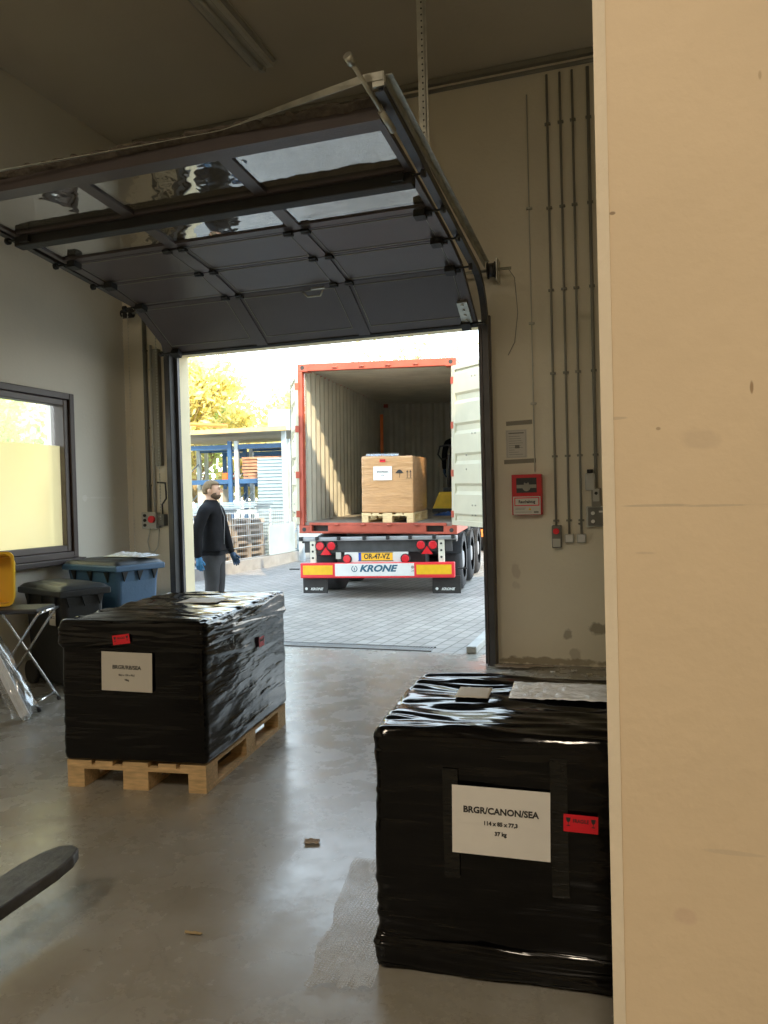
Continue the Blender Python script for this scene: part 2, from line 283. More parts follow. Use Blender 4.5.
# ------------------------------------------------------------ helpers
def tag(o, label=None, cat=None, group=None, kind=None):
    if label: o['label'] = label
    if cat: o['category'] = cat
    if group: o['group'] = group
    if kind: o['kind'] = kind
    return o
def thing(name, label, cat, loc=(0, 0, 0), rz=0, group=None, rot=None):
    o = bpy.data.objects.new(name, None); C.objects.link(o); o.location = loc
    o.rotation_euler = rot if rot else (0, 0, rz); o.empty_display_size = .1
    return tag(o, label, cat, group)
def kids(o): return [c for c in bpy.data.objects if c.parent == o]
def copy_tree(o, parent=None):
    c = o.copy(); C.objects.link(c); c.parent = parent
    for ch in kids(o): copy_tree(ch, c)
    return c
class MB:
    def __init__(s): s.bm = bmesh.new(); s.mi = 0; s.sm = False
    def _fin(s, vs, mtx=None):
        if mtx is not None:
            for v in vs: v.co = mtx @ v.co
        fs = set(f for v in vs for f in v.link_faces)
        for f in fs: f.material_index = s.mi; f.smooth = s.sm
        return s
    def box(s, a, b, mtx=None):
        (x0, y0, z0), (x1, y1, z1) = a, b
        vs = bmesh.ops.create_cube(s.bm, size=1)['verts']
        for v in vs: v.co = Vector(((x0+x1)/2 + v.co.x*(x1-x0), (y0+y1)/2 + v.co.y*(y1-y0), (z0+z1)/2 + v.co.z*(z1-z0)))
        return s._fin(vs, mtx)
    def cyl(s, p0, p1, r, n=12, r2=None):
        p0 = Vector(p0); p1 = Vector(p1); d = p1-p0
        vs = bmesh.ops.create_cone(s.bm, cap_ends=True, segments=n, radius1=r, radius2=r if r2 is None else r2, depth=d.length)['verts']
        q = d.to_track_quat('Z', 'Y').to_matrix().to_4x4(); q.translation = (p0+p1)/2
        s._fin(vs, q)
        for f in set(f for v in vs for f in v.link_faces):
            if len(f.verts) == 4: f.smooth = True
        return s
    def tube(s, pts, r, n=8):
        pts = [Vector(p) for p in pts]; rings = []
        rr = r if isinstance(r, (list, tuple)) else [r]*len(pts)
        ref = None
        for i, p in enumerate(pts):
            t = (pts[min(i+1, len(pts)-1)] - pts[max(i-1, 0)]).normalized()
            if ref is None: ref = t.orthogonal().normalized()
            ref = (ref - t*ref.dot(t)).normalized(); b = t.cross(ref)
            rings.append([s.bm.verts.new(p + (ref*math.cos(2*PI*k/n) + b*math.sin(2*PI*k/n))*rr[i]) for k in range(n)])
        for a, b in zip(rings, rings[1:]):
            for k in range(n):
                f = s.bm.faces.new((a[k], a[(k+1) % n], b[(k+1) % n], b[k])); f.smooth = True; f.material_index = s.mi
        for rg, rev in ((rings[0], True), (rings[-1], False)):
            f = s.bm.faces.new(rg[::-1] if rev else rg); f.material_index = s.mi
        return s
    def strip(s, pts, wv, th=.003):
        """flat bar through pts, half-width vector(s) wv"""
        pts = [Vector(p) for p in pts]; rings = []
        for i, p in enumerate(pts):
            wd = Vector(wv[i] if isinstance(wv[0], (list, tuple, Vector)) else wv)
            t = (pts[min(i+1, len(pts)-1)] - pts[max(i-1, 0)]).normalized(); nn = t.cross(wd).normalized()*th/2
            rings.append([s.bm.verts.new(q) for q in (p-wd-nn, p+wd-nn, p+wd+nn, p-wd+nn)])
        for a, b in zip(rings, rings[1:]):
            for k in range(4):
                f = s.bm.faces.new((a[k], a[(k+1) % 4], b[(k+1) % 4], b[k])); f.material_index = s.mi
        s.bm.faces.new(rings[0][::-1]).material_index = s.mi; s.bm.faces.new(rings[-1]).material_index = s.mi
        return s
    def poly(s, pts, ext):
        """polygon extruded by vector ext"""
        e = Vector(ext); a = [s.bm.verts.new(Vector(p)) for p in pts]; b = [s.bm.verts.new(Vector(p)+e) for p in pts]; n = len(pts)
        fs = [s.bm.faces.new(a[::-1]), s.bm.faces.new(b)] + [s.bm.faces.new((a[k], a[(k+1) % n], b[(k+1) % n], b[k])) for k in range(n)]
        for f in fs: f.material_index = s.mi; f.smooth = False
        return s
    def ball(s, c, r, sc_=(1, 1, 1), n=16, mtx=None):
        vs = bmesh.ops.create_uvsphere(s.bm, u_segments=n, v_segments=n//2+2, radius=r)['verts']
        for v in vs: v.co = Vector((v.co.x*sc_[0], v.co.y*sc_[1], v.co.z*sc_[2])) + Vector(c)
        s._fin(vs, mtx)
        for f in set(f for v in vs for f in v.link_faces): f.smooth = True
        return s
    def grid(s, fn, nu, nv, smooth=True):
        vs = [[s.bm.verts.new(fn(i/nu, j/nv)) for j in range(nv+1)] for i in range(nu+1)]
        for i in range(nu):
            for j in range(nv):
                f = s.bm.faces.new((vs[i][j], vs[i+1][j], vs[i+1][j+1], vs[i][j+1])); f.smooth = smooth; f.material_index = s.mi
        return s
    def build(s, name, mats, parent=None, bevel=0, loc=None, rot=None, solid=0, label=None):
        bmesh.ops.recalc_face_normals(s.bm, faces=s.bm.faces[:])
        me = bpy.data.meshes.new(name); s.bm.to_mesh(me); s.bm.free()
        for mm in (mats if isinstance(mats, (list, tuple)) else [mats]): me.materials.append(M[mm])
        o = bpy.data.objects.new(name, me); C.objects.link(o)
        if parent: o.parent = parent
        if loc: o.location = loc
        if rot: o.rotation_euler = rot
        if solid: q = o.modifiers.new('solid', 'SOLIDIFY'); q.thickness = solid; q.offset = 0
        if bevel:
            q = o.modifiers.new('bevel', 'BEVEL'); q.width = bevel; q.segments = 2; q.limit_method = 'ANGLE'; q.angle_limit = R(40)
        if label: o['label'] = label
        return o
def struct(name, mb, mats, **k):
    o = mb.build(name, mats, **k)
    if not o.parent: o['kind'] = 'structure'
    return o
def text(body, size, material, parent, loc, rot=(PI/2, 0, 0), name='lettering', bold=.0, sx=1., shear=0., extrude=.0006, align='CENTER'):
    cu = bpy.data.curves.new(name, 'FONT'); cu.body = body; cu.size = size; cu.align_x = align; cu.align_y = 'CENTER'
    cu.extrude = extrude; cu.offset = bold; cu.shear = shear; cu.resolution_u = 3
    tmp = bpy.data.objects.new('tmp', cu); C.objects.link(tmp)
    dg = bpy.context.evaluated_depsgraph_get(); dg.update()
    me = bpy.data.meshes.new_from_object(tmp.evaluated_get(dg)); bpy.data.objects.remove(tmp)
    me.materials.clear(); me.materials.append(M[material])
    o = bpy.data.objects.new(name, me); C.objects.link(o); o.parent = parent; o.location = loc; o.rotation_euler = rot; o.scale = (sx, 1, 1)
    return o
# ============================================================ BUILDING SHELL
CE = 5.27
WX, WY = -5.12, 6.85
OX0, OX1, OZ = -4.55, -1.32, 3.08
struct('floor', MB().box((-5.42, -7.3, -.2), (3.9, 7.16, 0)), 'floor_concrete')
struct('ceiling', MB().box((-5.42, -7.3, CE), (3.9, 7.15, CE+.35)), 'ceiling_paint')
mb = MB(); mb.box((OX1, WY, 0), (3.9, 7.15, CE)); mb.box((-5.42, WY, 0), (OX0, 7.15, CE)); mb.box((OX0, WY, OZ), (OX1, 7.15, CE))
struct('wall_front', mb, 'wall_paint')
WY0, WY1, WZ0, WZ1 = 4.1, 6.04, 1.02, 2.57
mb = MB(); mb.box((-5.42, -7.3, 0), (WX, WY0, CE)); mb.box((-5.42, WY1, 0), (WX, WY, CE)); mb.box((-5.42, WY0, 0), (WX, WY1, WZ0)); mb.box((-5.42, WY0, WZ1), (WX, WY1, CE))
struct('wall_left', mb, 'left_wall_paint')
struct('wall_right', MB().box((3.6, -7.3, 0), (3.9, WY, CE)), 'wall_paint')
struct('wall_back', MB().box((-5.12, -7.3, 0), (3.6, -7.0, CE)), 'wall_paint')
mb = MB(); mb.box((-5.5, 7.1, CE+.1), (4., 7.25, 5.8)); mb.box((-5.5, -7.3, CE+.1), (-5.35, 7.1, 5.8)); mb.box((3.85, -7.3, CE+.1), (4., 7.1, 5.8))
struct('trim_shade_parapet', mb, 'facade')  # unseen roof edge, added and sized to shade the yard from the sun
mb = MB(); mb.box((-4.56, 6.86, 0), (-4.545, 7.17, OZ)); mb.box((-4.55, 6.99, OZ-.02), (OX1, 7.17, OZ+.01)); mb.box((OX1-.01, 6.99, 0), (OX1+.02, 7.17, OZ))
struct('trim_reveal', mb, 'reveal_paint')
# column beside the camera, chamfered corner
cx0, cyf = -.056, 1.30
mb = MB(); mb.poly([(cx0+.018, cyf, 0), (1.3, cyf, 0), (1.3, cyf+.42, 0), (cx0-.0, cyf+.42, 0), (cx0-.0, cyf+.018, 0)], (0, 0, CE))
col = struct('wall_pillar', mb, 'column_paint', loc=(0, 0, 0), label='wide cream painted pillar with scuffs close on the right')
mb = MB(); mb.poly([(cx0+.018, cyf-.0015, .0), (cx0+.018, cyf, .0), (cx0-.001, cyf+.019, 0), (cx0-.002, cyf+.0175, 0)], (0, 0, CE))
struct('corner_bead', mb, 'edge_paint', parent=col)
# wall/ceiling conduit
mb = MB(); mb.tube([(-3.0, WY-.02, CE-.10), (3.55, WY-.02, CE-.10)], .018); mb.box((-4.9, WY-.05, CE-.05), (3.6, WY, CE-.005))
struct('trim_cornice', mb, 'conduit_grey')

# ground outside
struct('ground_yard', MB().box((-60, 7.16, -.3), (60, 80, -.0)), 'pavers')
struct('ground_side', MB().box((-60, -20, -.3), (-5.42, 7.16, -.0)), 'pavers')
kb = MB().box((-1.60, 7.18, 0), (-1.50, 10.4, .07)); struct('kerb', kb, 'concrete_low', bevel=.01)
# drain grating at the doorway
g = thing('drain_grating', 'long steel drain grating set along the doorway threshold', 'drain', (-3.4, 7.2, 0))
mb = MB(); mb.box((-1, 0, .0), (1.45, .012, .012)); mb.box((-1, .188, 0), (1.45, .2, .012)); mb.build('grating_frame', 'kerb_steel', g)
mb = MB()
for k in range(80): mb.box((-1+k*.0306, .012, .0), (-1+k*.0306+.012, .188, .009))
mb.build('grating_bars', 'kerb_steel', g)

# ============================================================ WINDOW in left wall
wn = thing('window_1', None, None, (WX, 0, 0)); wn['kind'] = 'structure'
def frame(mb, x0, x1, y0, y1, z0, z1, w):
    mb.box((x0, y0, z0), (x1, y0+w, z1)); mb.box((x0, y1-w, z0), (x1, y1, z1)); mb.box((x0, y0+w, z0), (x1, y1-w, z0+w)); mb.box((x0, y0+w, z1-w), (x1, y1-w, z1))
mb = MB(); frame(mb, -.2, .03, WY0, WY1, WZ0, WZ1, .06); mb.build('window_frame', 'frame_brown', wn, bevel=.006)
mb = MB(); frame(mb, -.10, .005, WY0+.06, WY1-.06, WZ0+.06, WZ1-.06, .06); mb.build('sash', 'frame_brown_mid', wn, bevel=.008)
y0, y1 = WY0+.12, WY1-.12; zs = 2.075
MB().box((-.055, y0, zs), (-.05, y1, WZ1-.12)).build('clear_pane', 'window_glass', wn)
MB().box((-.055, y0, WZ0+.12), (-.05, y1, zs)).build('frosted_pane', 'frosted_glass', wn)
MB().box((-.02, WY0-.02, WZ0-.05), (.10, WY1+.02, WZ0)).build('window_sill', 'frame_brown', wn, bevel=.006)

# ============================================================ SECTIONAL DOOR
dr = thing('door_1', 'dark grey sectional overhead door raised under the ceiling', None, (0, 0, 0)); dr['kind'] = 'structure'
S = [(6.64, 3.00), (6.08, 3.335), (5.65, 3.43), (5.20, 3.485), (4.70, 3.535), (4.10, 3.585)]
DX0, DX1 = -4.42, -1.31
TH = .04
def sect_frame(i):
    (ya, za), (yb, zb) = S[i], S[i+1]
    d = Vector((0, yb-ya, zb-za)); L_ = d.length; d.normalize()
    n = Vector((0, d.z, -d.y)) * 1.0      # upward-ish normal
    if n.z < 0: n = -n
    mt = Matrix((Vector((1, 0, 0)), d, n)).transposed().to_4x4(); mt.translation = Vector((0, ya, za))
    return mt, L_
W3 = (DX1-DX0)/3
for i in range(5):
    mt, L_ = sect_frame(i)
    sec = bpy.data.objects.new('door_section', None)
    glazed = i >= 3
    mb = MB()
    x0, x1 = DX0, DX1
    if glazed:
        mb.box((x0, .004, 0), (x1, .07, TH), mt); mb.box((x0, L_-.07, 0), (x1, L_-.004, TH), mt)
        for k in range(4):
            xx = x0+k*W3; a = xx-.045 if k else xx; b = xx+.045 if k < 3 else xx
            if k == 0: b = x0+.04
            if k == 3: a = x1-.04
            mb.box((a, .07, 0), (b, L_-.07, TH), mt)
        sec = mb.build('door_section', 'dark_paint', dr)
        for k in range(3):
            MB().box((x0+k*W3+.045, .07, .012), (x0+(k+1)*W3-.045, L_-.07, .016), mt).build('door_pane', 'door_glazing', sec)
    else:
        mb.box((x0, .004, .0), (x1, L_-.004, TH), mt)
        for k in range(4):                                # stiles on the room face
            xx = x0+k*W3; a = xx-.055 if k else xx; b = xx+.055 if k < 3 else xx
            if k == 0: b = x0+.08
            if k == 3: a = x1-.08
            mb.box((a, .006, -.012), (b, L_-.006, 0), mt)
        sec = mb.build('door_section', 'dark_paint', dr)
        mb = MB()                                         # light bead round each infill field
        for k in range(3):
            a, b = x0+k*W3+.085, x0+(k+1)*W3-.085; c, d_ = (.10, L_-.05) if i == 0 else (.03, L_-.03)
            for q in (((a, c), (b, c+.006)), ((a, d_-.006), (b, d_)), ((a, c), (a+.006, d_)), ((b-.006, c), (b, d_))):
                mb.box((q[0][0], q[0][1], -.004), (q[1][0], q[1][1], 0), mt)
        mb.build('panel_bead', 'conduit_grey', sec)
    # hinges at the seam nearest the opening
    if i > 0:
        for k in range(4):
            xx = (DX0+.05, DX0+W3, DX0+2*W3, DX1-.05)[k]
            for s in ((-.07, .07) if k in (1, 2) else (0,)):
                mb = MB(); mb.box((xx+s-.03, -.03, -.03), (xx+s+.03, .03, -.012), mt); mb.cyl(mt @ Vector((xx+s-.035, 0, -.026)), mt @ Vector((xx+s+.035, 0, -.026)), .012, 8)
                mb.build('hinge', 'black_rubber', sec)
    # rollers at the section ends
    for sx, xe in ((-1, DX0), (1, DX1)):
        mb = MB(); mb.cyl(mt @ Vector((xe-sx*.08, .03, -.02)), mt @ Vector((xe+sx*.085, .03, -.02)), .008, 8); mb.cyl(mt @ Vector((xe+sx*.06, .03, -.02)), mt @ Vector((xe+sx*.085, .03, -.02)), .026, 12)
        mb.box((xe-sx*.10-.03, -.01, -.06), (xe-sx*.10+.05, .07, -.012), mt)
        mb.build('roller', 'black_rubber', sec)
mt, L_ = sect_frame(4)
mb = MB(); mb.box((DX0, -.045, -.075), (DX1, .045, -.001), mt); mb.build('reinforcing_rail', 'black_rubber', dr, bevel=.008)
mb = MB(); mb.box((DX0, L_, -.01), (DX1, L_+.055, .07), mt); mb.build('top_rail', 'dark_paint', dr)
random.seed(3)
def ragged(u, v):
    x = DX0+u*(DX1-DX0); y = v*(.07+.05*noise.noise(Vector((x*4, 1, 0)))+.035*noise.noise(Vector((x*17, 2, 0))))
    z = .07+.02*noise.noise(Vector((x*9, y*30, 5)))+.03*v
    return mt @ Vector((x, L_+.03+y, z))
MB().grid(ragged, 160, 4).build('torn_brush_seal', 'seal_dust', dr, solid=.012)
mt, L_ = sect_frame(0)
mb = MB(); mb.box((DX0, -.035, -.01), (DX1, .006, TH+.01), mt); mb.build('bottom_seal', 'black_rubber', dr, bevel=.006)
mb = MB(); mb.box((DX1-.12, .06, -.035), (DX1-.03, .30, -.012), mt)
for q in (.09, .15, .21, .27): mb.cyl(mt @ Vector((DX1-.075, q, -.045)), mt @ Vector((DX1-.075, q, -.03)), .012, 8)
mb.build('cable_bracket', 'galvanised', dr)
mb = MB(); mb.box((-2.62, .0, -.045), (-2.50, .02, -.03), sect_frame(1)[0]); mb.tube([sect_frame(1)[0] @ Vector(p) for p in ((-2.72, -.02, -.03), (-2.68, -.06, -.07), (-2.56, -.06, -.07), (-2.52, -.02, -.03))], .008)
mb.build('pull_handle', 'galvanised', dr)

def track(xc, side, name, label):
    t = thing(name, label, 'door track', (0, 0, 0), group=None)
    def path(off):
        pts = [(xc, 6.76-off, 0.0), (xc, 6.76-off, 2.75)]
        for k in range(1, 9):
            a = k/8*R(84); r = .5-off
            pts.append((xc, 6.76-.5+r*math.cos(a), 2.85+.08+r*math.sin(a)))
        pts.append((xc, 3.88, 3.70-off*1.0)); return pts
    # C-shaped channel: web on the outer side, two flanges
    mb = MB(); P = path(0); Q = path(.06)
    P = [Vector(p) for p in P]; Q = [Vector(q) for q in Q]
    web = xc + side*.028
    for a, b, c, d in zip(P, P[1:], Q, Q[1:]):
        for (p, q, r_, s_) in ((Vector((web, a.y, a.z)), Vector((web, b.y, b.z)), Vector((web, d.y, d.z)), Vector((web, c.y, c.z))),
                               (Vector((web, a.y, a.z)), Vector((web, b.y, b.z)), Vector((web-side*.05, b.y, b.z)), Vector((web-side*.05, a.y, a.z))),
                               (Vector((web, c.y, c.z)), Vector((web, d.y, d.z)), Vector((web-side*.05, d.y, d.z)), Vector((web-side*.05, c.y, c.z)))):
            f = mb.bm.faces.new([mb.bm.verts.new(v) for v in (p, q, r_, s_)])
    bmesh.ops.remove_doubles(mb.bm, verts=mb.bm.verts[:], dist=.0005)
    mb.build('channel', 'track_steel', t, solid=.004)
    return t
tl = track(-4.50, -1, 'door_track', 'curved steel door track on the left of the opening')
tr = track(-1.26, 1, 'door_track', 'curved steel door track on the right of the opening, with a hanger strap')
# angle posts by the jambs (structural frame of the door)
for t, xa, s in ((tl, -4.47, -1), (tr, -1.30, 1)):
    mb = MB(); ww = .13 if s < 0 else .07; mb.box((min(xa, xa+s*ww), 6.80, 0), (max(xa, xa+s*ww), 6.849, 3.1)); mb.box((min(xa, xa+s*.012), 6.70, 0), (max(xa, xa+s*.012), 6.80, 3.0)); mb.build('angle_post', 'black_rubber' if s < 0 else 'dark_paint', t)
    mb = MB(); mb.box((min(xa-s*.035, xa), 6.79, 0), (max(xa-s*.035, xa), 6.83, 3.03)); mb.build('side_seal', 'track_steel', t)
# horizontal angle along the right/left track
for t, xa, s in ((tl, -4.535, -1), (tr, -1.225, 1)):
    mb = MB(); mb.box((xa-.004, 0, 0), (xa+.004, 2.72, .05)); mb.box((min(xa, xa+s*.04), 0, .046), (max(xa, xa+s*.04), 2.72, .05)); a = math.atan2(.215, 2.7)
    mb.build('track_angle', 'galvanised', t, loc=(0, 3.88, 3.675), rot=(-a, 0, 0))
mb = MB(); mb.box((-1.26-.03, 3.865, 3.66), (-1.26+.035, 3.885, 3.735)); mb.build('end_stop', 'galvanised', tr)
# spring bumper bar sticking out at the end
mb = MB(); mb.cyl((-1.262, 4.12, 3.55), (-1.355, 3.72, 3.735), .013, 10); mb.cyl((-1.352, 3.735, 3.728), (-1.362, 3.69, 3.75), .024, 14); mb.cyl((-1.262, 4.13, 3.545), (-1.29, 4.0, 3.60), .02, 10)
mb.build('bumper_rod', 'galvanised', tr)
# perforated hanger
mb = MB(); hx, hy = -1.27, 4.92; mb.box((hx-.003, hy-.02, 3.66), (hx+.003, hy+.025, CE)); mb.box((hx-.05, hy-.02, 3.66), (hx+.015, hy-.016, CE)); mb.mi = 1
for k in range(38): mb.cyl((hx-.018, hy-.022, 3.72+k*.04), (hx-.018, hy-.0195, 3.72+k*.04), .006, 8)
mb.build('hanger_strap', ['galvanised', 'black_rubber'], tr)
# bent galvanised strap from the right track end
br = MB(); br.strip([(-1.23, 3.86, 3.71), (-1.34, 3.86, 3.71), (-1.55, 3.89, 3.70), (-1.85, 3.94, 3.69), (-2.28, 4.02, 3.68), (-2.9, 4.0, 3.67), (-3.7, 3.95, 3.66), (-4.52, 3.90, 3.65)],
     [(0, 0, .022), (0, 0, .022), (0, .003, .021), (0, .008, .02), (0, .016, .012), (0, .018, .006), (0, .019, .004), (0, .02, .0)], .003)
tag(br.build('bracing_strap', 'galvanised'), 'bent galvanised flat strap running from the end of the right door track', 'strap')
# torsion shaft above the opening
sh = thing('torsion_shaft', 'torsion shaft with cable drum above the right end of the door', 'shaft', (0, 6.72, 3.47))
MB().cyl((-5.04, 0, 0), (-1.02, 0, 0), .013, 12).build('shaft', 'galvanised', sh)
for xx in (-1.19, -4.52):
    mb = MB(); mb.cyl((xx-.03, 0, 0), (xx+.03, 0, 0), .06, 20); mb.cyl((xx-.035, 0, 0), (xx-.028, 0, 0), .072, 20); mb.cyl((xx+.028, 0, 0), (xx+.035, 0, 0), .072, 20); mb.build('cable_drum', 'track_steel', sh)
    mb = MB(); mb.box((xx+.045, -.04, -.1), (xx+.055, .12, .1)); mb.build('bearing_plate', 'galvanised', sh)
tag(MB().tube([(-1.04, 6.70, 3.46), (-1.0, 6.78, 3.40), (-.985, 6.82, 3.1), (-1.02, 6.835, 2.85), (-1.08, 6.835, 2.74)], .003, 6).build('thin_wire', 'conduit_grey'), 'thin grey wire hanging from the end of the torsion shaft', 'wire')

# ============================================================ CEILING LAMPS
def lamp(loc, lit, label):
    t = thing('ceiling_lamp', label, 'ceiling lamp', loc)
    mb = MB(); mb.poly([(-.13, 0, 0), (-.09, 0, -.055), (.09, 0, -.055), (.13, 0, 0)], (0, 1.55, 0)); mb.build('lamp_body', 'lamp_body', t)
    for sx in (-1, 1):
        mb = MB(); mb.poly([(sx*.05, .02, -.056), (sx*.125, .02, -.03), (sx*.13, .02, -.012), (sx*.06, .02, -.05)], (0, 1.5, 0)); mb.build('reflector', 'diffuser', t)
    MB().tube([(0, .02, -.08), (0, 1.5, -.08)], .016, 12).build('tube', 'tube_lit' if lit else 'box_grey', t)
    for yy in (.0, 1.5): MB().box((-.025, yy, -.10), (.025, yy+.03, -.055)).build('tube_holder', 'box_grey', t)
    if lit:
        ld = bpy.data.lights.new('tube_light', 'AREA'); ld.shape = 'RECTANGLE'; ld.size = .22; ld.size_y = 1.5; ld.energy = LAMP; ld.color = (1, .84, .64)
        lo = bpy.data.objects.new('tube_light', ld); C.objects.link(lo); lo.parent = t; lo.location = (0, .75, -.11)
    return t
lamp((-2.99, 4.48, CE), False, 'unlit fluorescent ceiling lamp above the raised door')
lamp((-2.99, -2.6, CE), True, 'lit fluorescent ceiling lamp behind the camera on the left')
lamp((.2, -2.6, CE), True, 'lit fluorescent ceiling lamp behind the camera on the right')

# ============================================================ FRONT WALL FITTINGS (right of the door)
def conduit(x, z0, z1, label, clips, r=.010, m_='conduit_grey', grp='conduits'):
    t = thing('conduit', label, 'conduit', (x, WY, z0))
    MB().tube([(0, -.022, 0), (0, -.022, z1-z0)], r, 10).build('pipe', m_, t)
    for z in clips:
        MB().box((-.024, -.030, z-z0-.009), (.024, -.0, z-z0+.009)).build('pipe_clip', m_, t, bevel=.002)
cl = [4.70, 3.98, 3.27, 2.55, 1.83, 1.27]
conduit(-.695, 1.22, 5.12, 'grey conduit running down to the switch with the red knob', cl)
conduit(-.585, 1.15, 5.12, 'grey conduit ending in the left square junction box', cl)
conduit(-.482, 1.15, 5.12, 'grey conduit ending in the right square junction box', cl)
conduit(-.352, 1.45, 5.12, 'grey conduit nearest the pillar, ending in the dark control panel', cl[:-1], .014)
conduit(-.868, 1.70, 4.98, 'very thin pale conduit running down to the red alarm box', [4.0, 3.0, 2.3], .005, 'conduit_light')
t = thing('wall_switch', 'grey wall switch box with a round red knob', 'switch', (-.69, WY, 1.13))
MB().box((-.04, -.07, -.095), (.04, 0, .10)).build('switch_housing', 'panel_grey', t, bevel=.006); MB().cyl((0, -.07, .05), (0, -.10, .05), .026, 18).build('red_knob', 'sticker_red', t); MB().box((-.033, -.078, -.088), (.033, -.07, -.015)).build('lower_cover', 'box_grey', t, bevel=.003)
for x, l in ((-.585, 'left square grey junction box below the conduits'), (-.482, 'right square grey junction box below the conduits')):
    t = thing('junction_box', l, 'junction box', (x, WY, 1.115)); MB().box((-.038, -.045, -.038), (.038, 0, .038)).build('housing', 'box_grey', t, bevel=.005); MB().box((-.03, -.05, -.03), (.03, -.045, .03)).build('box_cover', 'white_paint', t, bevel=.002)
t = thing('wall_sensor', 'pale grey rounded device above the clear socket housing', 'device', (-.40, WY, 1.60)); MB().box((-.042, -.06, -.075), (.042, 0, .075)).build('housing', 'box_grey', t, bevel=.014); MB().cyl((0, -.03, .07), (0, -.03, .105), .026, 14).build('cable_gland', 'dark_plastic', t)
t = thing('key_switch', 'narrow clear socket housing between the pale device and the dark panel', 'socket', (-.352, WY, 1.46)); MB().box((-.04, -.05, -.085), (.04, 0, .085)).build('housing', 'conduit_grey', t, bevel=.006); MB().box((-.026, -.056, -.03), (.026, -.05, .075)).build('cover', 'box_grey', t, bevel=.003); MB().cyl((0, -.056, .04), (0, -.062, .04), .014, 12).build('keyhole', 'ink', t)
t = thing('control_panel', 'dark square control panel with two pale knobs', 'control panel', (-.352, WY, 1.30)); MB().box((-.085, -.05, -.088), (.085, 0, .088)).build('panel_plate', 'box_grey', t, bevel=.005); MB().box((-.07, -.055, -.08), (.07, -.05, .08)).build('panel_face', 'panel_grey', t)
for z in (.03, -.04): MB().cyl((-.03, -.055, z), (-.03, -.075, z), .016, 14).build('knob', 'paper', t)
MB().box((.02, -.06, .035), (.05, -.055, .05)).build('rocker', 'paper', t)
# notice and tape
t = thing('paper_notice', 'small printed paper notice between two strips of tape', 'notice', (-1.02, WY-.003, 1.955))
MB().box((-.10, -.001, -.125), (.085, .001, .125)).build('sheet', 'note_paper', t)
mb = MB(); random.seed(5)
mb.box((-.075, -.002, .09), (.06, -.0012, .10))
for k in range(9): mb.box((-.075, -.002, .065-k*.02), (-.075+random.uniform(.05, .13), -.0012, .068-k*.02))
mb.box((-.02, -.002, -.04), (.02, -.0012, -.01)); mb.box((-.09, -.002, .115), (.075, -.0012, .1165)); mb.box((-.09, -.002, -.1165), (.075, -.0012, -.115)); mb.box((-.09, -.002, -.1165), (-.0885, -.0012, .1165)); mb.box((.0735, -.002, -.1165), (.075, -.0012, .1165))
mb.build('print', 'panel_grey', t)
tag(MB().box((-.115, -.002, -.019), (.115, 0, .019)).build('tape_strip', 'tape', loc=(-1.0, WY, 2.14), rot=(0, R(-1.5), 0)), 'brown tape strip above the paper notice', 'tape')
tag(MB().box((-.14, -.002, -.019), (.14, 0, .019)).build('tape_strip', 'tape', loc=(-1.0, WY, 1.80), rot=(0, R(-1), 0)), 'brown tape strip between the paper notice and the red box', 'tape')
# smoke vent alarm box
t = thing('alarm_box', 'red wall-mounted smoke vent alarm box with a small window', 'alarm box', (-.935, WY, 1.505))
MB().box((-.13, -.09, -.18), (.13, 0, .175)).build('housing', 'red_box', t, bevel=.006)
MB().box((-.088, -.093, .015), (.088, -.09, .145)).build('window', 'ink', t)
mb = MB(); mb.box((-.085, -.096, .055), (.085, -.093, .085)); mb.cyl((0, -.10, .062), (0, -.093, .062), .034, 18); mb.cyl((-.014, -.10, .095), (-.014, -.093, .095), .008); mb.cyl((.014, -.10, .095), (.014, -.093, .095), .008); mb.build('button', 'conduit_grey', t)
MB().box((-.118, -.092, -.175), (.118, -.09, -.018)).build('label_plate', 'note_paper', t)
mb = MB(); frame2 = [(-.11, -.025), (.11, -.095)]
mb.box((-.108, -.093, -.1), (.108, -.092, -.092)); mb.box((-.108, -.093, -.034), (.108, -.092, -.026)); mb.box((-.108, -.093, -.1), (-.1, -.092, -.026)); mb.box((.1, -.093, -.1), (.108, -.092, -.026)); mb.build('label_border', 'sticker_red', t)
text('Rauchabzug', .037, 'ink', t, (0, -.0925, -.064), bold=.0012, sx=.82)
mb = MB(); mb.box((-.10, -.093, -.12), (-.01, -.092, -.117)); mb.box((-.10, -.093, -.13), (-.02, -.092, -.127)); mb.box((-.10, -.093, -.155), (.04, -.092, -.152)); mb.box((.06, -.093, -.162), (.10, -.092, -.148)); mb.build('small_print', 'panel_grey', t)
mb = MB(); mb.poly([(.012, -.092, -.137), (.038, -.092, -.137), (.025, -.092, -.115)], (0, -.001, 0)); mb.build('warning_triangle', 'marker_yellow', t)

# ============================================================ FITTINGS LEFT OF THE DOOR
conduit(-4.845, 1.42, 3.5, 'wide dark conduit running up from the door control box', [3.1, 2.3, 1.7], .022, 'panel_grey')
conduit(-4.775, 1.42, 3.15, 'pale conduit beside the wide dark one at the door control box', [2.9, 2.1], .014, 'box_grey')
tag(MB().box((-4.735, WY-.06, 1.9), (-4.665, WY, 3.1)).build('cable_duct', 'conduit_grey', bevel=.004), 'flat grey cable duct left of the door track', 'cable duct')
MB().cyl((-5.02, 0, 0), (-4.90, 0, 0), .045, 20).build('chain_wheel', 'black_rubber', sh)
def chain(x, z0, z1, label, m_='bead', y=6.672, n=70, r=.0075):
    mb = MB()
    for k in range(n):
        z = z0+(z1-z0)*k/(n-1); mb.ball((x, y, z), r, (1, 1, .9), 6)
    mb.tube([(x, y, z0), (x, y, z1)], .002, 5)
    tag(mb.build('pull_chain', m_), label, 'chain')
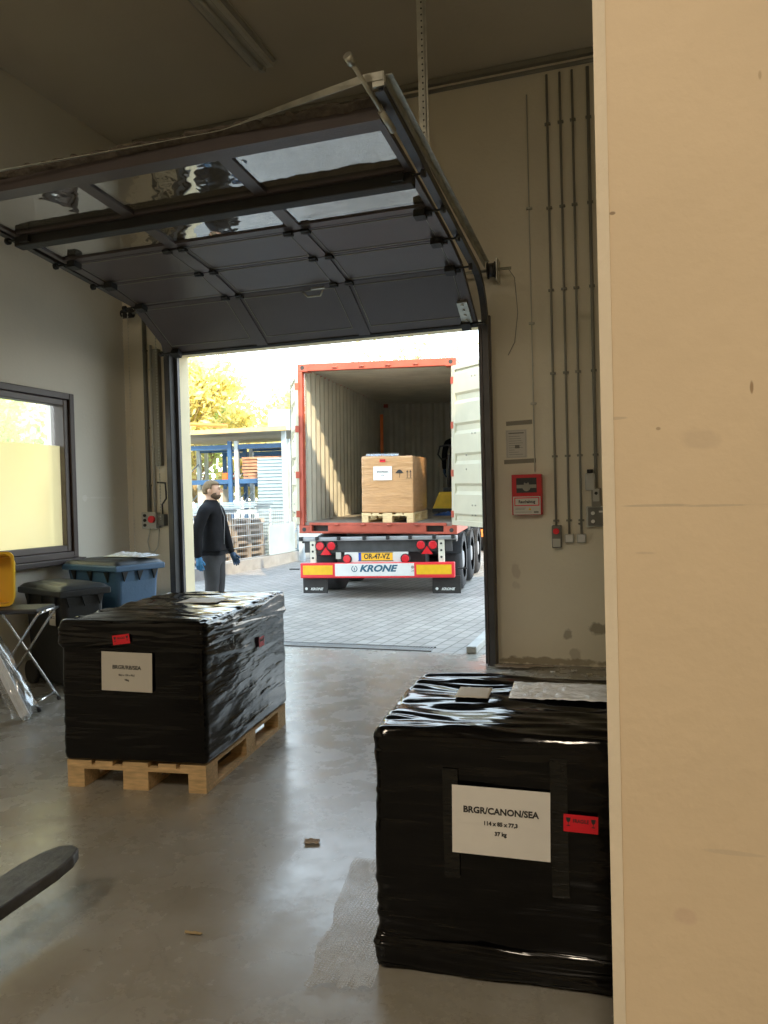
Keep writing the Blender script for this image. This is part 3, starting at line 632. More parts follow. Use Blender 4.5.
chain(-4.99, .9, 3.46, 'pale bead chain hanging nearest the left wall corner')
chain(-4.925, .9, 3.46, 'pale bead chain hanging next to the wide dark conduit')
chain(-4.635, 1.35, 3.46, 'dark bead chain hanging beside the left door track', 'galvanised', 6.72)
t = thing('door_control_box', 'pale grey door control box with a red button left of the doorway', 'control box', (-4.80, WY, 1.34))
MB().box((-.10, -.09, -.085), (.075, 0, .085)).build('housing', 'box_grey', t, bevel=.008)
MB().cyl((.035, -.09, .01), (.035, -.12, .01), .036, 18).build('stop_button', 'sticker_red', t)
for z in (.05, 0, -.05): MB().cyl((-.055, -.09, z), (-.055, -.102, z), .016, 12).build('push_button', 'ink', t)
MB().box((.08, -.07, -.06), (.16, 0, .06)).build('side_box', 'panel_grey', t, bevel=.005)
tag(MB().tube([(-4.82, WY-.05, 1.26), (-4.85, WY-.06, 1.12), (-4.82, WY-.07, 1.02), (-4.77, WY-.07, 1.01), (-4.73, WY-.06, 1.06), (-4.72, WY-.04, 1.25)], .007, 8).build('hanging_cable', 'box_grey'), 'grey cable looping below the door control box', 'cable')
tag(MB().tube([(-4.68, WY-.03, 1.40), (-4.67, WY-.05, 1.5), (-4.62, WY-.05, 1.56), (-4.62, WY-.05, 1.62), (-4.64, WY-.03, 1.72), (-4.74, WY-.02, 1.73)], .009, 8).build('curved_cable', 'dark_plastic'), 'black cable curving from the control box to the door track', 'cable')

# ============================================================ BINS
def wheelie_bin(label, corner, ang, Lx, Ly, H_, mb_, ml_, cover):
    """corner = near rim corner; local +x runs along the long side away from it"""
    t = thing('wheelie_bin', label, 'wheelie bin', (corner[0], corner[1], 0), ang)
    s = -1                                     # depth runs to local -y
    n = 6; mb = MB()
    ring = []
    def rect(x0, x1, y0, y1, z, r=.04):
        pts = []
        for (cx, cyy, a0) in ((x1-r, y1-r, 0), (x0+r, y1-r, 90), (x0+r, y0+r, 180), (x1-r, y0+r, 270)):
            for k in range(5): a = R(a0+k*22.5); pts.append((cx+r*math.cos(a), cyy+r*math.sin(a), z))
        return [mb.bm.verts.new(p) for p in pts]
    levels = [(.085, .05), (.07, .12), (.045, H_*.85), (.035, H_-.07), (.035, H_-.03)]
    rs = [rect(o, Lx-o, -Ly+o, -o, z) for o, z in levels]
    for a, b in zip(rs, rs[1:]):
        for k in range(20): mb.bm.faces.new((a[k], a[(k+1) % 20], b[(k+1) % 20], b[k]))
    mb.bm.faces.new(rs[0][::-1]); mb.bm.faces.new(rs[-1])
    mb.build('bin_body', mb_, t)
    mb = MB(); mb.box((.0, -Ly, H_-.055), (Lx, 0, H_)); mb.build('rim', mb_, t, bevel=.012)
    for k in range(3):
        x = Lx*(.2+.3*k); y = -Ly*(.2+.3*k)
        for pts, ex in (([(x-.035, -Ly+.028, H_-.055), (x+.035, -Ly+.028, H_-.055), (x, -Ly+.04, H_-.15)], (0, -.016, 0)), ([(x-.035, -.028, H_-.055), (x+.035, -.028, H_-.055), (x, -.04, H_-.15)], (0, .016, 0)),
                        ([(.028, y-.03, H_-.055), (.028, y+.03, H_-.055), (.04, y, H_-.14)], (-.016, 0, 0)), ([(Lx-.028, y-.03, H_-.055), (Lx-.028, y+.03, H_-.055), (Lx-.04, y, H_-.14)], (.016, 0, 0))):
            MB().poly(pts, ex).build('rim_gusset', 'bin_black', t)
    mb = MB()
    def lidf(u, v):
        x = .015+u*(Lx-.03); y = -Ly+.015+v*(Ly-.03)
        e = min(min(u, 1-u)*Lx, min(v, 1-v)*Ly); return Vector((x, y, H_+.003+.032*min(1, e/.05)**.5+(.014 if .12 < u < .82 and .2 < v < .8 else 0)))
    mb.grid(lidf, 24, 20); mb.build('lid', ml_, t)
    mb = MB(); mb.cyl((Lx*.25, -Ly-.03, H_-.03), (Lx*.75, -Ly-.03, H_-.03), .014); mb.box((Lx*.25, -Ly-.03, H_-.05), (Lx*.25+.02, -Ly+.02, H_-.015)); mb.box((Lx*.75, -Ly-.03, H_-.05), (Lx*.75+.02, -Ly+.02, H_-.015)); mb.build('handle_bar', mb_, t)
    for y in (-.06, -Ly+.06):
        mb = MB(); mb.cyl((Lx-.11, y-.022, .1), (Lx-.11, y+.022, .1), .1, 20); mb.build('wheel', 'black_rubber', t)
    return t
ang_b = math.atan2(.39, -.92)
bb = wheelie_bin('black wheelie bin with a worn grey lid behind the folding stool', (-4.37, 4.95), ang_b, .78, .44, .83, 'bin_black', 'bin_grey', 0)
bl = wheelie_bin('blue wheelie bin with a crumpled plastic bag on its lid', (-4.26, 5.50), math.atan2(.30, -.95), .83, .52, .98, 'bin_blue', 'bin_grey', 0)
def facing(t, along, z, w_, h_, name, m_, off=.006):
    pass
mb = MB(); mb.box((-.052, -.003, -.06), (.052, .0, .06)); lab = mb.build('bin_label', 'note_paper', bb, loc=(.16, .0, .62)); lab.location = (.20, -.03, .60); lab.rotation_euler = (0, 0, PI)
mb = MB(); mb.box((-.04, -.005, -.004), (-.005, -.003, .02)); mb.box((.005, -.005, .0), (.04, -.003, .004)); mb.box((.005, -.005, .012), (.04, -.003, .016)); mb.box((-.04, -.005, .045), (.045, -.003, .049)); mb.build('label_print', 'ink', lab)
# bag on the blue bin
def bagf(u, v):
    x = (u-.5)*.46; y = (v-.5)*.24; e = (1-abs(2*u-1)**3)*(1-abs(2*v-1)**3)
    return Vector((x+.02*noise.noise(Vector((x*9, y*9, 3))), y+.02*noise.noise(Vector((x*9, y*9, 9))), e*(.028+.022*noise.noise(Vector((x*11, y*13, 1)))+.015*noise.noise(Vector((x*30, y*30, 4))))+.004))
tag(MB().grid(bagf, 40, 24).build('plastic_bag', 'plastic_bag', loc=(-4.42, 5.93, 1.035), rot=(0, 0, R(-8)), solid=.002), 'crumpled whitish plastic bag lying on the blue bin lid', 'plastic bag')

# ============================================================ FOLDING STOOL + YELLOW TUB
st = thing('folding_stool', 'folding stool with black seat and crossed chrome legs', 'stool', (-4.50, 4.62, 0), R(18)); st.scale = (1, 1, 1.04)
MB().box((-.24, -.16, .69), (.24, .16, .725)).build('seat', 'dark_plastic', st, bevel=.014)
for sy in (-.17, .17):
    for sx in (-1, 1):
        pts = [(sx*.24, sy*.9, .012), (-sx*.20, sy*.9, .655), (-sx*.225, sy*.9, .675), (-sx*.25, sy*.85, .68)]
        if sx == 1: pts = [(sx*.24, sy, .012), (-sx*.19, sy, .66), (-sx*.20, sy*.9, .684)]
        else: pts = [(sx*.24, sy*.86, .012), (.22, sy*.86, .66), (.245, sy*.86, .69), (.27, sy*.7, .70)]
        MB().tube(pts, .010, 10).build('leg', 'chrome', st)
        MB().cyl((sx*.24, sy*(1 if sx == 1 else .86), 0), (sx*.232, sy*(1 if sx == 1 else .86), .025), .014, 10).build('foot_cap', 'black_rubber', st)
for sx, k in ((1, 1), (-1, .86)): MB().tube([(sx*.21, -.17*k, .06), (sx*.21, .17*k, .06)], .008, 8).build('crossbar', 'chrome', st)
MB().tube([(.27, -.12, .70), (.28, -.10, .705), (.28, .10, .705), (.27, .12, .70)], .010, 8).build('seat_tube', 'chrome', st)
# yellow tub lying on its side
yt = thing('yellow_tub', 'yellow plastic tub standing on its side on the folding stool', 'tub', (-4.72, 4.56, .756), R(20))
def tub():
    mb = MB()
    def rr(w_, h_, x, r=.05):
        pts = []
        for (cy2, cz, a0) in ((w_-r, h_-r, 0), (-w_+r, h_-r, 90), (-w_+r, -h_+r, 180), (w_-r, -h_+r, 270)):
            for k in range(6): a = R(a0+k*18); pts.append((x, cy2+r*math.cos(a), cz+r*math.sin(a)))
        return [mb.bm.verts.new(p) for p in pts]
    prof = [(.16, .175, -.22), (.18, .19, 0), (.195, .205, 0), (.195, .205, -.02)]
    rs = [rr(a, b, c) for a, b, c in prof]
    for a, b in zip(rs, rs[1:]):
        for k in range(24): f = mb.bm.faces.new((a[k], a[(k+1) % 24], b[(k+1) % 24], b[k])); f.smooth = False
    mb.bm.faces.new(rs[0])
    return mb
tub().build('tub_shell', 'yellow_plastic', yt, solid=.004, loc=(0.03, -.05, .212), rot=(0, R(-6), R(-78)))

# ============================================================ CLEAR FILM BUNDLE
fb = thing('plastic_film_roll', 'bundle of clear plastic profiles leaning at the left edge', 'plastic profiles', (0, 0, 0))
random.seed(11)
A = Vector((-4.16, 4.32, .02)); B = Vector((-4.74, 4.30, 1.0))
for k in range(5):
    o_ = Vector((.05*math.cos(k*1.3)*.9+.02*k, .045*math.sin(k*1.3)-.01*k, 0.012*k)); p0 = A+o_; p1 = B+o_*.8
    d = (p1-p0).normalized(); side = d.cross(Vector((0, 1, 0))).normalized()*.03; q = Vector((0, .03, 0))
    mb = MB(); mb.strip([p0, (p0+p1)/2+Vector((0, 0, .01)), p1], side+q*.3, .004); mb.strip([p0+side, (p0+p1)/2+side+Vector((0, 0, .01)), p1+side], q, .004)
    mb.build('profile_strip', 'bubble_wrap' if k % 2 else 'plastic_bag', fb)
def crum(u, v):
    a = v*2*PI; r = .062+.018*noise.noise(Vector((u*7, math.cos(a)*2, math.sin(a)*2)))+.006*noise.noise(Vector((u*30, math.cos(a)*6, math.sin(a)*6))); r *= (1+.35*(1-u))
    p = A.lerp(B, u)+Vector((.02, -.01, .05)); d = (B-A).normalized(); s1 = d.cross(Vector((0, 1, 0))).normalized()
    q = p+s1*math.cos(a)*r*1.1+Vector((0, 1, 0))*math.sin(a)*r; q.z = max(q.z, .004); return q
MB().grid(crum, 40, 20).build('film_wrap', 'clear_film', fb)
# ============================================================ PALLETS AND CRATES
def pallet(parent, W=.8, D=1.24, wood='pallet_wood', seed=0):
    """euro pallet: local x = width (short side to the front), y = depth; origin at front-left corner"""
    rn = random.Random(seed)
    # 3 bottom runners along y, 9 blocks, 3 stringer boards along x, 5 deck boards along y
    xs = [(0, .10), ((W-.145)/2, (W+.145)/2), (W-.10, W)]
    ys = [(0, .145), ((D-.145)/2, (D+.145)/2), (D-.145, D)]
    for a, b in xs: MB().box((a, 0, 0), (b, D, .022)).build('bottom_board', wood, parent)
    for a, b in xs:
        for c, d in ys: MB().box((a, c+.001, .022), (b, d-.001, .10)).build('block', wood, parent)
    for c, d in ys: MB().box((0, c, .10), (W, d, .122)).build('stringer_board', wood, parent)
    for a, b in ((0, .145), (.1675, .2675), (.3275, .4725), (.5325, .6325), (.655, .8)): MB().box((a, .0, .122), (b, D, .144)).build('deck_board', wood, parent)

def wrapped(parent, x0, y0, z0, x1, y1, z1, r, seed, name='film_cover', matn='black_film', amp=1.0):
    """film-wrapped block: rounded box with creases"""
    mb = MB(); c = Vector(((x0+x1)/2, (y0+y1)/2, (z0+z1)/2)); h = Vector(((x1-x0)/2, (y1-y0)/2, (z1-z0)/2))
    vs = bmesh.ops.create_cube(mb.bm, size=2)['verts']
    bmesh.ops.subdivide_edges(mb.bm, edges=mb.bm.edges[:], cuts=64, use_grid_fill=True)
    rf = random.Random(seed); folds = [(rf.uniform(-.9, .9), rf.uniform(-.12, .12), rf.uniform(.006, .012), rf.uniform(.003, .007)) for k in range(9)]
    for v in mb.bm.verts:
        # concentrate samples near edges
        q = Vector([math.copysign(abs(t)**.75, t) for t in v.co])
        p = Vector((q.x*h.x, q.y*h.y, q.z*h.z))
        core = Vector((max(-h.x+r, min(h.x-r, p.x)), max(-h.y+r, min(h.y-r, p.y)), max(-h.z+r, min(h.z-r, p.z))))
        d = p-core
        n = d.normalized() if d.length > 1e-6 else Vector((0, 0, 1))
        if d.length > 1e-6: p = core+n*min(d.length, r)
        s = Vector((seed*3.1, seed*1.7, 0))
        if abs(n.z) > .7: f = .010*noise.noise(Vector((p.x*2.2, p.y*9, 1))+s)+.006*noise.noise(Vector((p.x*5, p.y*28, 3))+s)
        else: f = .006*noise.noise(Vector((p.x*2, p.y*2, p.z*7))+s)+.0035*noise.noise(Vector((p.x*4, p.y*4, p.z*26))+s)
        if abs(n.z) < .7:
            for (zr, sl, wd, am) in folds: f += am*math.exp(-((p.z-zr*h.z-sl*(p.x+p.y))/wd)**2)*(.5+noise.noise(Vector((p.x*3, p.y*3, zr*9))+s))
        v.co = c+p+n*f*amp
    for f in mb.bm.faces: f.smooth = True
    return mb.build(name, matn, parent)

def paper_label(parent, cx, cz, y, w_, h_, lines, tilt=0, m_='paper'):
    o = MB().box((-w_/2, -.0012, -h_/2), (w_/2, 0, h_/2)).build('shipping_label', m_, parent, loc=(cx, y, cz), rot=(0, tilt, 0))
    for (body, size, z, b) in lines: text(body, size, 'ink', o, (0, -.0016, z), bold=b)
    return o
def fragile(parent, cx, cz, y, w_, h_, tilt=0, rz=0, loc=None, rot=None):
    o = MB().box((-w_/2, -.0012, -h_/2), (w_/2, 0, h_/2)).build('fragile_sticker', 'sticker_red', parent, loc=loc or (cx, y, cz), rot=rot or (0, tilt, rz))
    for s in (-1, 1):                     # wine glass symbols
        mb = MB()
        x = s*w_*.36
        mb.poly([(x-w_*.07, -.0013, h_*.32), (x+w_*.07, -.0013, h_*.32), (x+w_*.05, -.0013, h_*.12), (x, -.0013, h_*.02), (x-w_*.05, -.0013, h_*.12)], (0, -.0006, 0))
        mb.box((x-w_*.008, -.0019, -h_*.12), (x+w_*.008, -.0013, h_*.04)); mb.box((x-w_*.045, -.0019, -h_*.16), (x+w_*.045, -.0013, -h_*.11))
        mb.build('glass_symbol', 'ink', o)
    text('FRAGILE', h_*.3, 'ink', o, (0, -.0016, h_*.14), sx=.8, bold=.0003); return o

# --- crate on pallet, left
a1 = R(6.6)
pl = thing('euro_pallet', 'wooden pallet under the left black wrapped crate', 'pallet', (-2.945, 3.35, 0), a1)
pallet(pl)
cr1 = thing('wrapped_crate', 'left black film-wrapped crate with a BRGR/RB/SEA label, standing on a pallet', 'crate', (-2.945, 3.35, .146), a1)
wrapped(cr1, -.012, -.012, 0, .812, 1.25, .745, .03, 1)
wrapped(cr1, -.02, -.02, .60, .82, 1.26, .748, .03, 5, 'top_wrap', amp=1.4)
paper_label(cr1, .385, .485, -.028, .29, .205, [('BRGR/RB/SEA', .028, .022, .0007), ('84,5 x 120 x 90,5', .013, -.018, .0004), ('90kg', .013, -.043, .0004)], R(1.5), 'note_paper')
fragile(cr1, .36, .655, -.030, .098, .05, R(-7))
fragile(cr1, 0, 0, 0, .085, .06, loc=(.826, .77, .50), rot=(0, 0, PI/2))
# --- crate on the right
a2 = R(4)
cr2 = thing('wrapped_crate', 'large black film-wrapped crate with a BRGR/CANON/SEA label beside the pillar', 'crate', (-.826, 2.295, 0), a2)
wrapped(cr2, 0, 0, .0, 1.14, .80, .772, .035, 2, amp=1.4)
wrapped(cr2, -.008, -.008, .01, 1.148, .808, .115, .02, 8, 'bottom_wrap', amp=1.2)
LB = paper_label(cr2, .405, .505, -.014, .297, .210, [('BRGR/CANON/SEA', .027, .032, .0009), ('114 x 85 x 77,3', .0165, -.006, .0007), ('37 kg', .0165, -.036, .0007)], R(1.0))
fragile(cr2, .642, .520, -.014, .10, .052, R(1.5))
filmmat('clear_tape', (.010, .010, .009), .2, [((6, 6, 30), .5)], 1)
for (x, z, w_, h_) in ((.232, .49, .048, .34), (.560, .50, .050, .42)):
    MB().box((x+.02-w_/2, -.0115, z-h_/2), (x+.02+w_/2, -.0105, z+h_/2)).build('packing_tape', 'clear_tape', cr2)
def topp(u, v): return Vector((.40+u*.40, .38+v*.24, .785+.004*noise.noise(Vector((u*9, v*7, 2)))+.003*noise.noise(Vector((u*25, v*25, 2)))))
MB().grid(topp, 30, 16).build('top_label_pouch', 'plastic_bag', cr2, solid=.002)
def topq(u, v): return Vector((.21+u*.12, .36+v*.15, .786+.002*noise.noise(Vector((u*9, v*7, 2)))))
MB().grid(topq, 10, 8).build('top_paper', 'note_paper', cr2, solid=.001)
def topl(u, v): return Vector((.34+u*.26, .62+v*.22, .757+.003*noise.noise(Vector((u*9, v*7, 2)))))
MB().grid(topl, 12, 8).build('top_paper', 'note_paper', cr1, solid=.001)

# bubble wrap on the floor
def bwf(u, v):
    # quad corners: far-left, far-right, near-right, near-left
    P = [Vector((-1.16, 2.98, 0)), Vector((-.92, 3.0, 0)), Vector((-.80, 2.17, 0)), Vector((-1.01, 2.13, 0))]
    p = (P[0]*(1-u)+P[1]*u)*(1-v)+(P[3]*(1-u)+P[2]*u)*v
    z = .004+.006*max(0, noise.noise(Vector((p.x*6, p.y*6, 0))))+(.02*max(0, 1-(1-v)*10)*(.5+noise.noise(Vector((u*5, 2, 0)))))
    p.y += .03*noise.noise(Vector((u*6, 0, 7)))*v; p.x += .02*noise.noise(Vector((v*6, 5, 7)))*(1-u)
    return Vector((p.x, p.y, z))
tag(MB().grid(bwf, 40, 60).build('bubble_wrap_sheet', 'bubble_wrap'), 'sheet of bubble wrap lying on the floor beside the right crate', 'bubble wrap')

# pallet truck at lower left (only a fork tip in frame)
pt = thing('pallet_truck', 'dark steel fork of a raised pallet truck at the lower left', 'pallet truck', (-2.06, 1.20, 0), R(2))
for dx in (0, -.54):
    mb = MB(); th = .045
    pts = [(-.085+dx, 0), (.085+dx, 0), (.085+dx, 1.02), (.072+dx, 1.12), (.045+dx, 1.185), (.0+dx, 1.205), (-.045+dx, 1.185), (-.072+dx, 1.12), (-.085+dx, 1.02)]
    mb.poly([(x, y, .155) for x, y in pts], (0, 0, th)); fk = mb.build('fork', 'fork_steel', pt, bevel=.008)
    mb = MB(); mb.box((-.03+dx, .38, .02), (-.022+dx, .56, .155)); mb.box((.022+dx, .38, .02), (.03+dx, .56, .155)); mb.build('roller_bracket', 'fork_steel', fk)
    MB().cyl((-.02+dx, .40, .041), (.02+dx, .40, .041), .04, 18).build('load_roller', 'bin_grey', fk)
MB().box((-.63, -.10, .12), (.09, .0, .42)).build('carriage', 'truck_yellow', pt, bevel=.02)
mb = MB(); mb.cyl((-.27, -.13, .3), (-.27, -.48, 1.12), .02); mb.cyl((-.27, -.13, .15), (-.27, -.13, .40), .05, 16); mb.build('steering_column', 'fork_steel', pt)
MB().tube([(-.27, -.48, 1.10), (-.37, -.50, 1.15), (-.37, -.56, 1.26), (-.17, -.56, 1.26), (-.17, -.50, 1.15), (-.27, -.48, 1.10)], .014).build('handle', 'dark_plastic', pt)
for dx in (-.33, -.21): MB().cyl((dx-.025, -.15, .09), (dx+.025, -.15, .09), .09, 20).build('steer_wheel', 'tyre', pt)

# floor litter
random.seed(21)
def scrap(name, label, cat, m_, loc, sx, sy, rz, amp=.006):
    def f(u, v):
        x = (u-.5)*sx; y = (v-.5)*sy; k = 1+.25*noise.noise(Vector((u*3+loc[0], v*3, 1))); return Vector((x*k, y*k, .004+amp*(1+noise.noise(Vector((u*4+loc[1], v*4, 2))))))
    return tag(MB().grid(f, 6, 6, False).build(name, m_, loc=loc, rot=(0, 0, rz), solid=.002), label, cat)
scrap('cardboard_scrap', 'small brown cardboard scrap on the bright part of the floor', 'scrap', 'old_wood', (-1.39, 3.06, 0), .065, .045, .2)
scrap('wood_splinter', 'dark wood splinter on the floor between the crates', 'scrap', 'bark', (-1.50, 2.29, 0), .06, .012, .1)
for k, (x, y, sx, sy, m_, l) in enumerate([(-1.08, 6.66, .30, .10, 'old_wood', 'crushed brown cardboard piece at the foot of the right jamb'), (-.86, 6.72, .26, .06, 'old_wood', 'thin strip of brown debris along the wall foot'),
        (-1.12, 6.40, .12, .05, 'note_paper', 'torn white paper piece on the floor near the right jamb'), (-.55, 6.60, .05, .04, 'note_paper', 'tiny white crumb on the floor at the wall foot'),
        (-.72, 6.52, .04, .03, 'paper', 'tiny white crumb on the dusty floor edge'), (-.42, 6.50, .05, .03, 'roof_board', 'tiny tan crumb near the pillar on the floor')]):
    scrap('debris_piece', l, 'debris', m_, (x, y, 0), sx, sy, .1*k, .012)

# ============================================================ CONTAINER AND TRAILER
HD = R(6.2)
ct = thing('shipping_container', 'open red shipping container with cream inner walls on the trailer', 'container', (-4.99, 10.83, 1.0), rot=(R(1.0), R(1.2), HD))
W_, H_, L_ = 2.438, 2.591, 6.06
pitch_ = .23
def corr(axis_len, base, depth, n):
    """trapezoid corrugation profile points (s, d)"""
    pts = []; p = axis_len/n
    for k in range(n): s = k*p; pts += [(s, 0), (s+p*.28, 0), (s+p*.5, depth), (s+p*.78, depth)]
    pts.append((axis_len, 0)); return pts
def corr_sheet(name, pr, fn, parent, m_):
    mb = MB(); a = [mb.bm.verts.new(fn(s, d, 0)) for s, d in pr]; b = [mb.bm.verts.new(fn(s, d, 1)) for s, d in pr]
    for k in range(len(pr)-1): mb.bm.faces.new((a[k], a[k+1], b[k+1], b[k]))
    return mb.build(name, m_, parent, solid=.004)
pr = corr(L_-.16, 0, .036, 24)
mats2 = ['container_inside', 'container_red']
for x, s in ((.07, -1), (W_-.07, 1)):
    corr_sheet('side_panel', pr, lambda u, d, v: Vector((x+s*(d-.018), .11+u, .15+v*(H_-.15-.05))), ct, 'container_inside')
    o_ = corr_sheet('outer_side_skin', pr, lambda u, d, v: Vector((x+s*(d-.018+.008), .11+u, .15+v*(H_-.15-.07))), ct, 'container_red')
corr_sheet('end_panel', corr(W_-.12, 0, .045, 9), lambda u, d, v: Vector((.06+u, L_-.09+d, .15+v*(H_-.175))), ct, 'container_inside')
corr_sheet('roof_panel', corr(L_-.15, 0, .02, 28), lambda u, d, v: Vector((.05+v*(W_-.1), .1+u, H_-.045+d)), ct, 'container_inside')
MB().box((.04, .06, .12), (W_-.04, L_-.05, .165)).build('container_deck', 'container_floor', ct)
mb = MB()
for x in (0, W_): # posts
    mb.box((min(x, x+(.075 if x == 0 else -.075)), 0, .118), (max(x, x+(.075 if x == 0 else -.075)), .12, H_-.118)); mb.box((min(x, x+(.09 if x == 0 else -.09)), L_-.03, .118), (max(x, x+(.09 if x == 0 else -.09)), L_, H_-.118))
mb.box((.16, 0, H_-.11), (W_-.16, .10, H_-.0)); mb.box((.16, L_-.03, H_-.11), (W_-.16, L_, H_)); mb.box((.16, L_-.03, 0), (W_-.16, L_, .16))
for x in (0, W_-.06): mb.box((x, .16, 0), (x+.06, L_-.16, .16)); mb.box((x if x else 0, .16, H_-.07), (x+.06, L_-.16, H_))
# rear sill with two pocket openings
mb.box((.16, 0, .125), (W_-.16, .10, .165)); mb.box((.16, 0, 0), (.20, .1, .125)); mb.box((.46, 0, 0), (W_-.46, .1, .125)); mb.box((W_-.20, 0, 0), (W_-.16, .1, .125)); mb.box((.16, 0, 0), (W_-.16, .1, .03))
mb.build('steel_frame', 'container_red', ct, bevel=.006)
for x in (.20, W_-.46): MB().box((x, .10, .03), (x+.26, .11, .125)).build('pocket_shade', 'ink', ct)  # black sheets stand in for the shade inside the pocket openings
for x in (0, W_-.162):
    for y in (0, L_-.178):
        for z in (0, H_-.118):
            o_ = MB().box((x, y, z), (x+.162, y+.178, z+.118)).build('corner_casting', 'container_red', ct, bevel=.006)
            if y == 0: MB().cyl((x+.081, -.003, z+.059), (x+.081, .002, z+.059), .032, 14).build('casting_hole', 'ink', o_)
for xx in (.60, 1.02, 1.42, 1.84):
    for z in (.135, H_-.07): mb = MB(); mb.cyl((xx-.035, -.014, z), (xx+.035, -.014, z), .013, 8); mb.box((xx-.045, -.012, z-.012), (xx+.045, 0, z+.004)); mb.build('locking_lug', 'container_red', ct)
# doors
def cdoor(hx, dirang, flip, name):
    """door panel hinged at local (hx,0); local x of the door runs from the hinge outwards"""
    d = bpy.data.objects.new(name, None)
    mtz = Matrix.Rotation(dirang, 4, 'Z'); mtz.translation = Vector((hx, -.03, 0))
    w_, z0, z1 = 1.15, .14, H_-.13
    s = flip                                    # side (+y or -y local) of the inner face
    mb = MB()
    mb.box((0, -.02, z0), (.09, .02, z1), mtz); mb.box((w_-.07, -.02, z0), (w_, .02, z1), mtz); mb.box((.09, -.02, z0), (w_-.07, .02, z0+.07), mtz); mb.box((.09, -.02, z1-.07), (w_-.07, .02, z1), mtz)
    dd = mb.build(name, 'container_door', ct, bevel=.004)
    prf = [(z0+.07, -.012)]; n = 5; hh = (z1-z0-.14)/n
    for k in range(n):
        zb = z0+.07+k*hh; prf += [(zb+hh*.16, -.014), (zb+hh*.24, .016), (zb+hh*.86, .016), (zb+hh*.98, -.014)]
    prf.append((z1-.07, -.012))
    mb = MB(); a = [mb.bm.verts.new(mtz @ Vector((.09, s*d_, z))) for z, d_ in prf]; b = [mb.bm.verts.new(mtz @ Vector((w_-.07, s*d_, z))) for z, d_ in prf]
    for k in range(len(prf)-1): mb.bm.faces.new((a[k], a[k+1], b[k+1], b[k]))
    mb.build('door_panel', 'container_door', dd, solid=.004)
    # bolt heads on the inner face
    mb = MB()
    for (u, z) in ((.55, .30), (.63, .30), (.55, .44), (.63, .44), (.40, .95), (.40, 1.15), (.55, 1.45), (.63, 1.45), (.55, 2.25), (.63, 2.25)):
        mb.cyl(mtz @ Vector((u, s*.012, z)), mtz @ Vector((u, s*.026, z)), .012, 8)
    mb.build('bolt_heads', 'conduit_grey', dd)
    # locking bars on the outer face
    for u in (.35, .85):
        mb = MB(); mb.cyl(mtz @ Vector((u, -s*.05, z0-.06)), mtz @ Vector((u, -s*.05, z1+.06)), .017, 10)
        for z in (z0+.1, 1.0, 1.6, z1-.1): mb.box((u-.05, -s*.055-.012, z-.03), (u+.05, -s*.035+.012, z+.03), mtz)
        mb.build('locking_bar', 'galvanised', dd)
    for z in (.3, .9, 1.6, 2.25): mb = MB(); mb.box((-.012, -.025, z-.05), (.06, .03, z+.05), mtz); mb.build('door_hinge', 'container_red', dd)
    mb = MB(); mb.box((w_, -.03, z0-.01), (w_+.012, .03, z1+.01), mtz); mb.build('door_gasket', 'black_rubber', dd)
    return dd
cdoor(W_-.055, R(-45)-HD, -1, 'container_door')
cdoor(-.0, R(119)-HD, 1, 'container_door')

# trailer
tr_ = thing('container_trailer', 'skeletal container trailer with a KRONE rear bumper and Dutch yellow plate', 'trailer', (-4.99, 10.83, 0), rot=(0, 0, HD))
mb = MB()
for x in (.72, 1.55): mb.box((x, .05, .72), (x+.14, 7.4, .94))
for y in (.1, 1.6, 3.0, 4.4, 5.9, 7.2): mb.box((.72, y, .76), (1.69, y+.10, .90))
for y in (.06, 5.85): mb.box((.02, y, .84), (2.42, y+.16, .93))
mb.build('chassis_frame', 'chassis_dark', tr_)
mb = MB(); mb.box((.0, -.06, .875), (2.44, .04, .935)); mb.build('rear_crossbar', 'chassis_grey', tr_, bevel=.012)
for x in (.02, .28, .62, 1.02, 1.38, 1.72, 2.08, 2.36):
    mb = MB(); mb.box((x, -.09, .89), (x+.05, -.0, .945)); mb.cyl((x+.025, -.09, .905), (x+.025, -.10, .905), .02, 8); mb.build('buffer', 'black_rubber', tr_)
MB().box((.08, .0, .70), (2.36, .03, .885)).build('lamp_carrier', 'chassis_dark', tr_)
for x in (.18, 2.16):
    mb = MB(); mb.box((x, -.05, .54), (x+.09, -.005, .90)); pp = mb.build('bumper_post', 'cream_post', tr_, bevel=.004)
    mb = MB(); [mb.cyl((x+.045, -.055, z), (x+.045, -.05, z), .018, 8) for z in (.62, .72, .82)]; mb.build('post_bolts', 'ink', pp)
def lamp_round(x, z, r):
    o_ = MB().cyl((x, -.0, z), (x, -.05, z), r+.012, 20).build('lamp_housing', 'black_rubber', tr_)
    mb = MB(); mb.cyl((x, -.05, z), (x, -.065, z), r, 20, r*.8); mb.build('lamp_lens', 'lamp_red', o_); return o_
for x in (.34, .52, 1.90, 2.08): lamp_round(x, .80, .066)
for x in (.76, 1.66): lamp_round(x, .60, .062)
for x in (.43, 1.99):
    MB().poly([(x-.085, -.02, .665), (x+.085, -.02, .665), (x, -.02, .785)], (0, -.03, 0)).build('triangle_reflector', 'lamp_red', tr_)
MB().box((.58, -.02, .60), (.66, .0, .70)).build('plug_socket', 'box_grey', tr_)
MB().box((.72, -.025, .545), (1.70, -.005, .70)).build('plate_carrier', 'white_paint', tr_)
np_ = MB().box((.94, -.032, .575), (1.465, -.025, .69)).build('number_plate', 'plate_yellow', tr_)
MB().box((.94, -.034, .575), (.98, -.0322, .69)).build('country_strip', 'plate_blue', np_)
text('OR-47-VZ', .108, 'ink', np_, (1.222, -.0335, .632), sx=.86, bold=.003)
mb = MB(); mb.box((.93, -.036, .568), (1.475, -.025, .575)); mb.box((.93, -.036, .69), (1.475, -.025, .697)); mb.build('plate_frame', 'ink', np_)
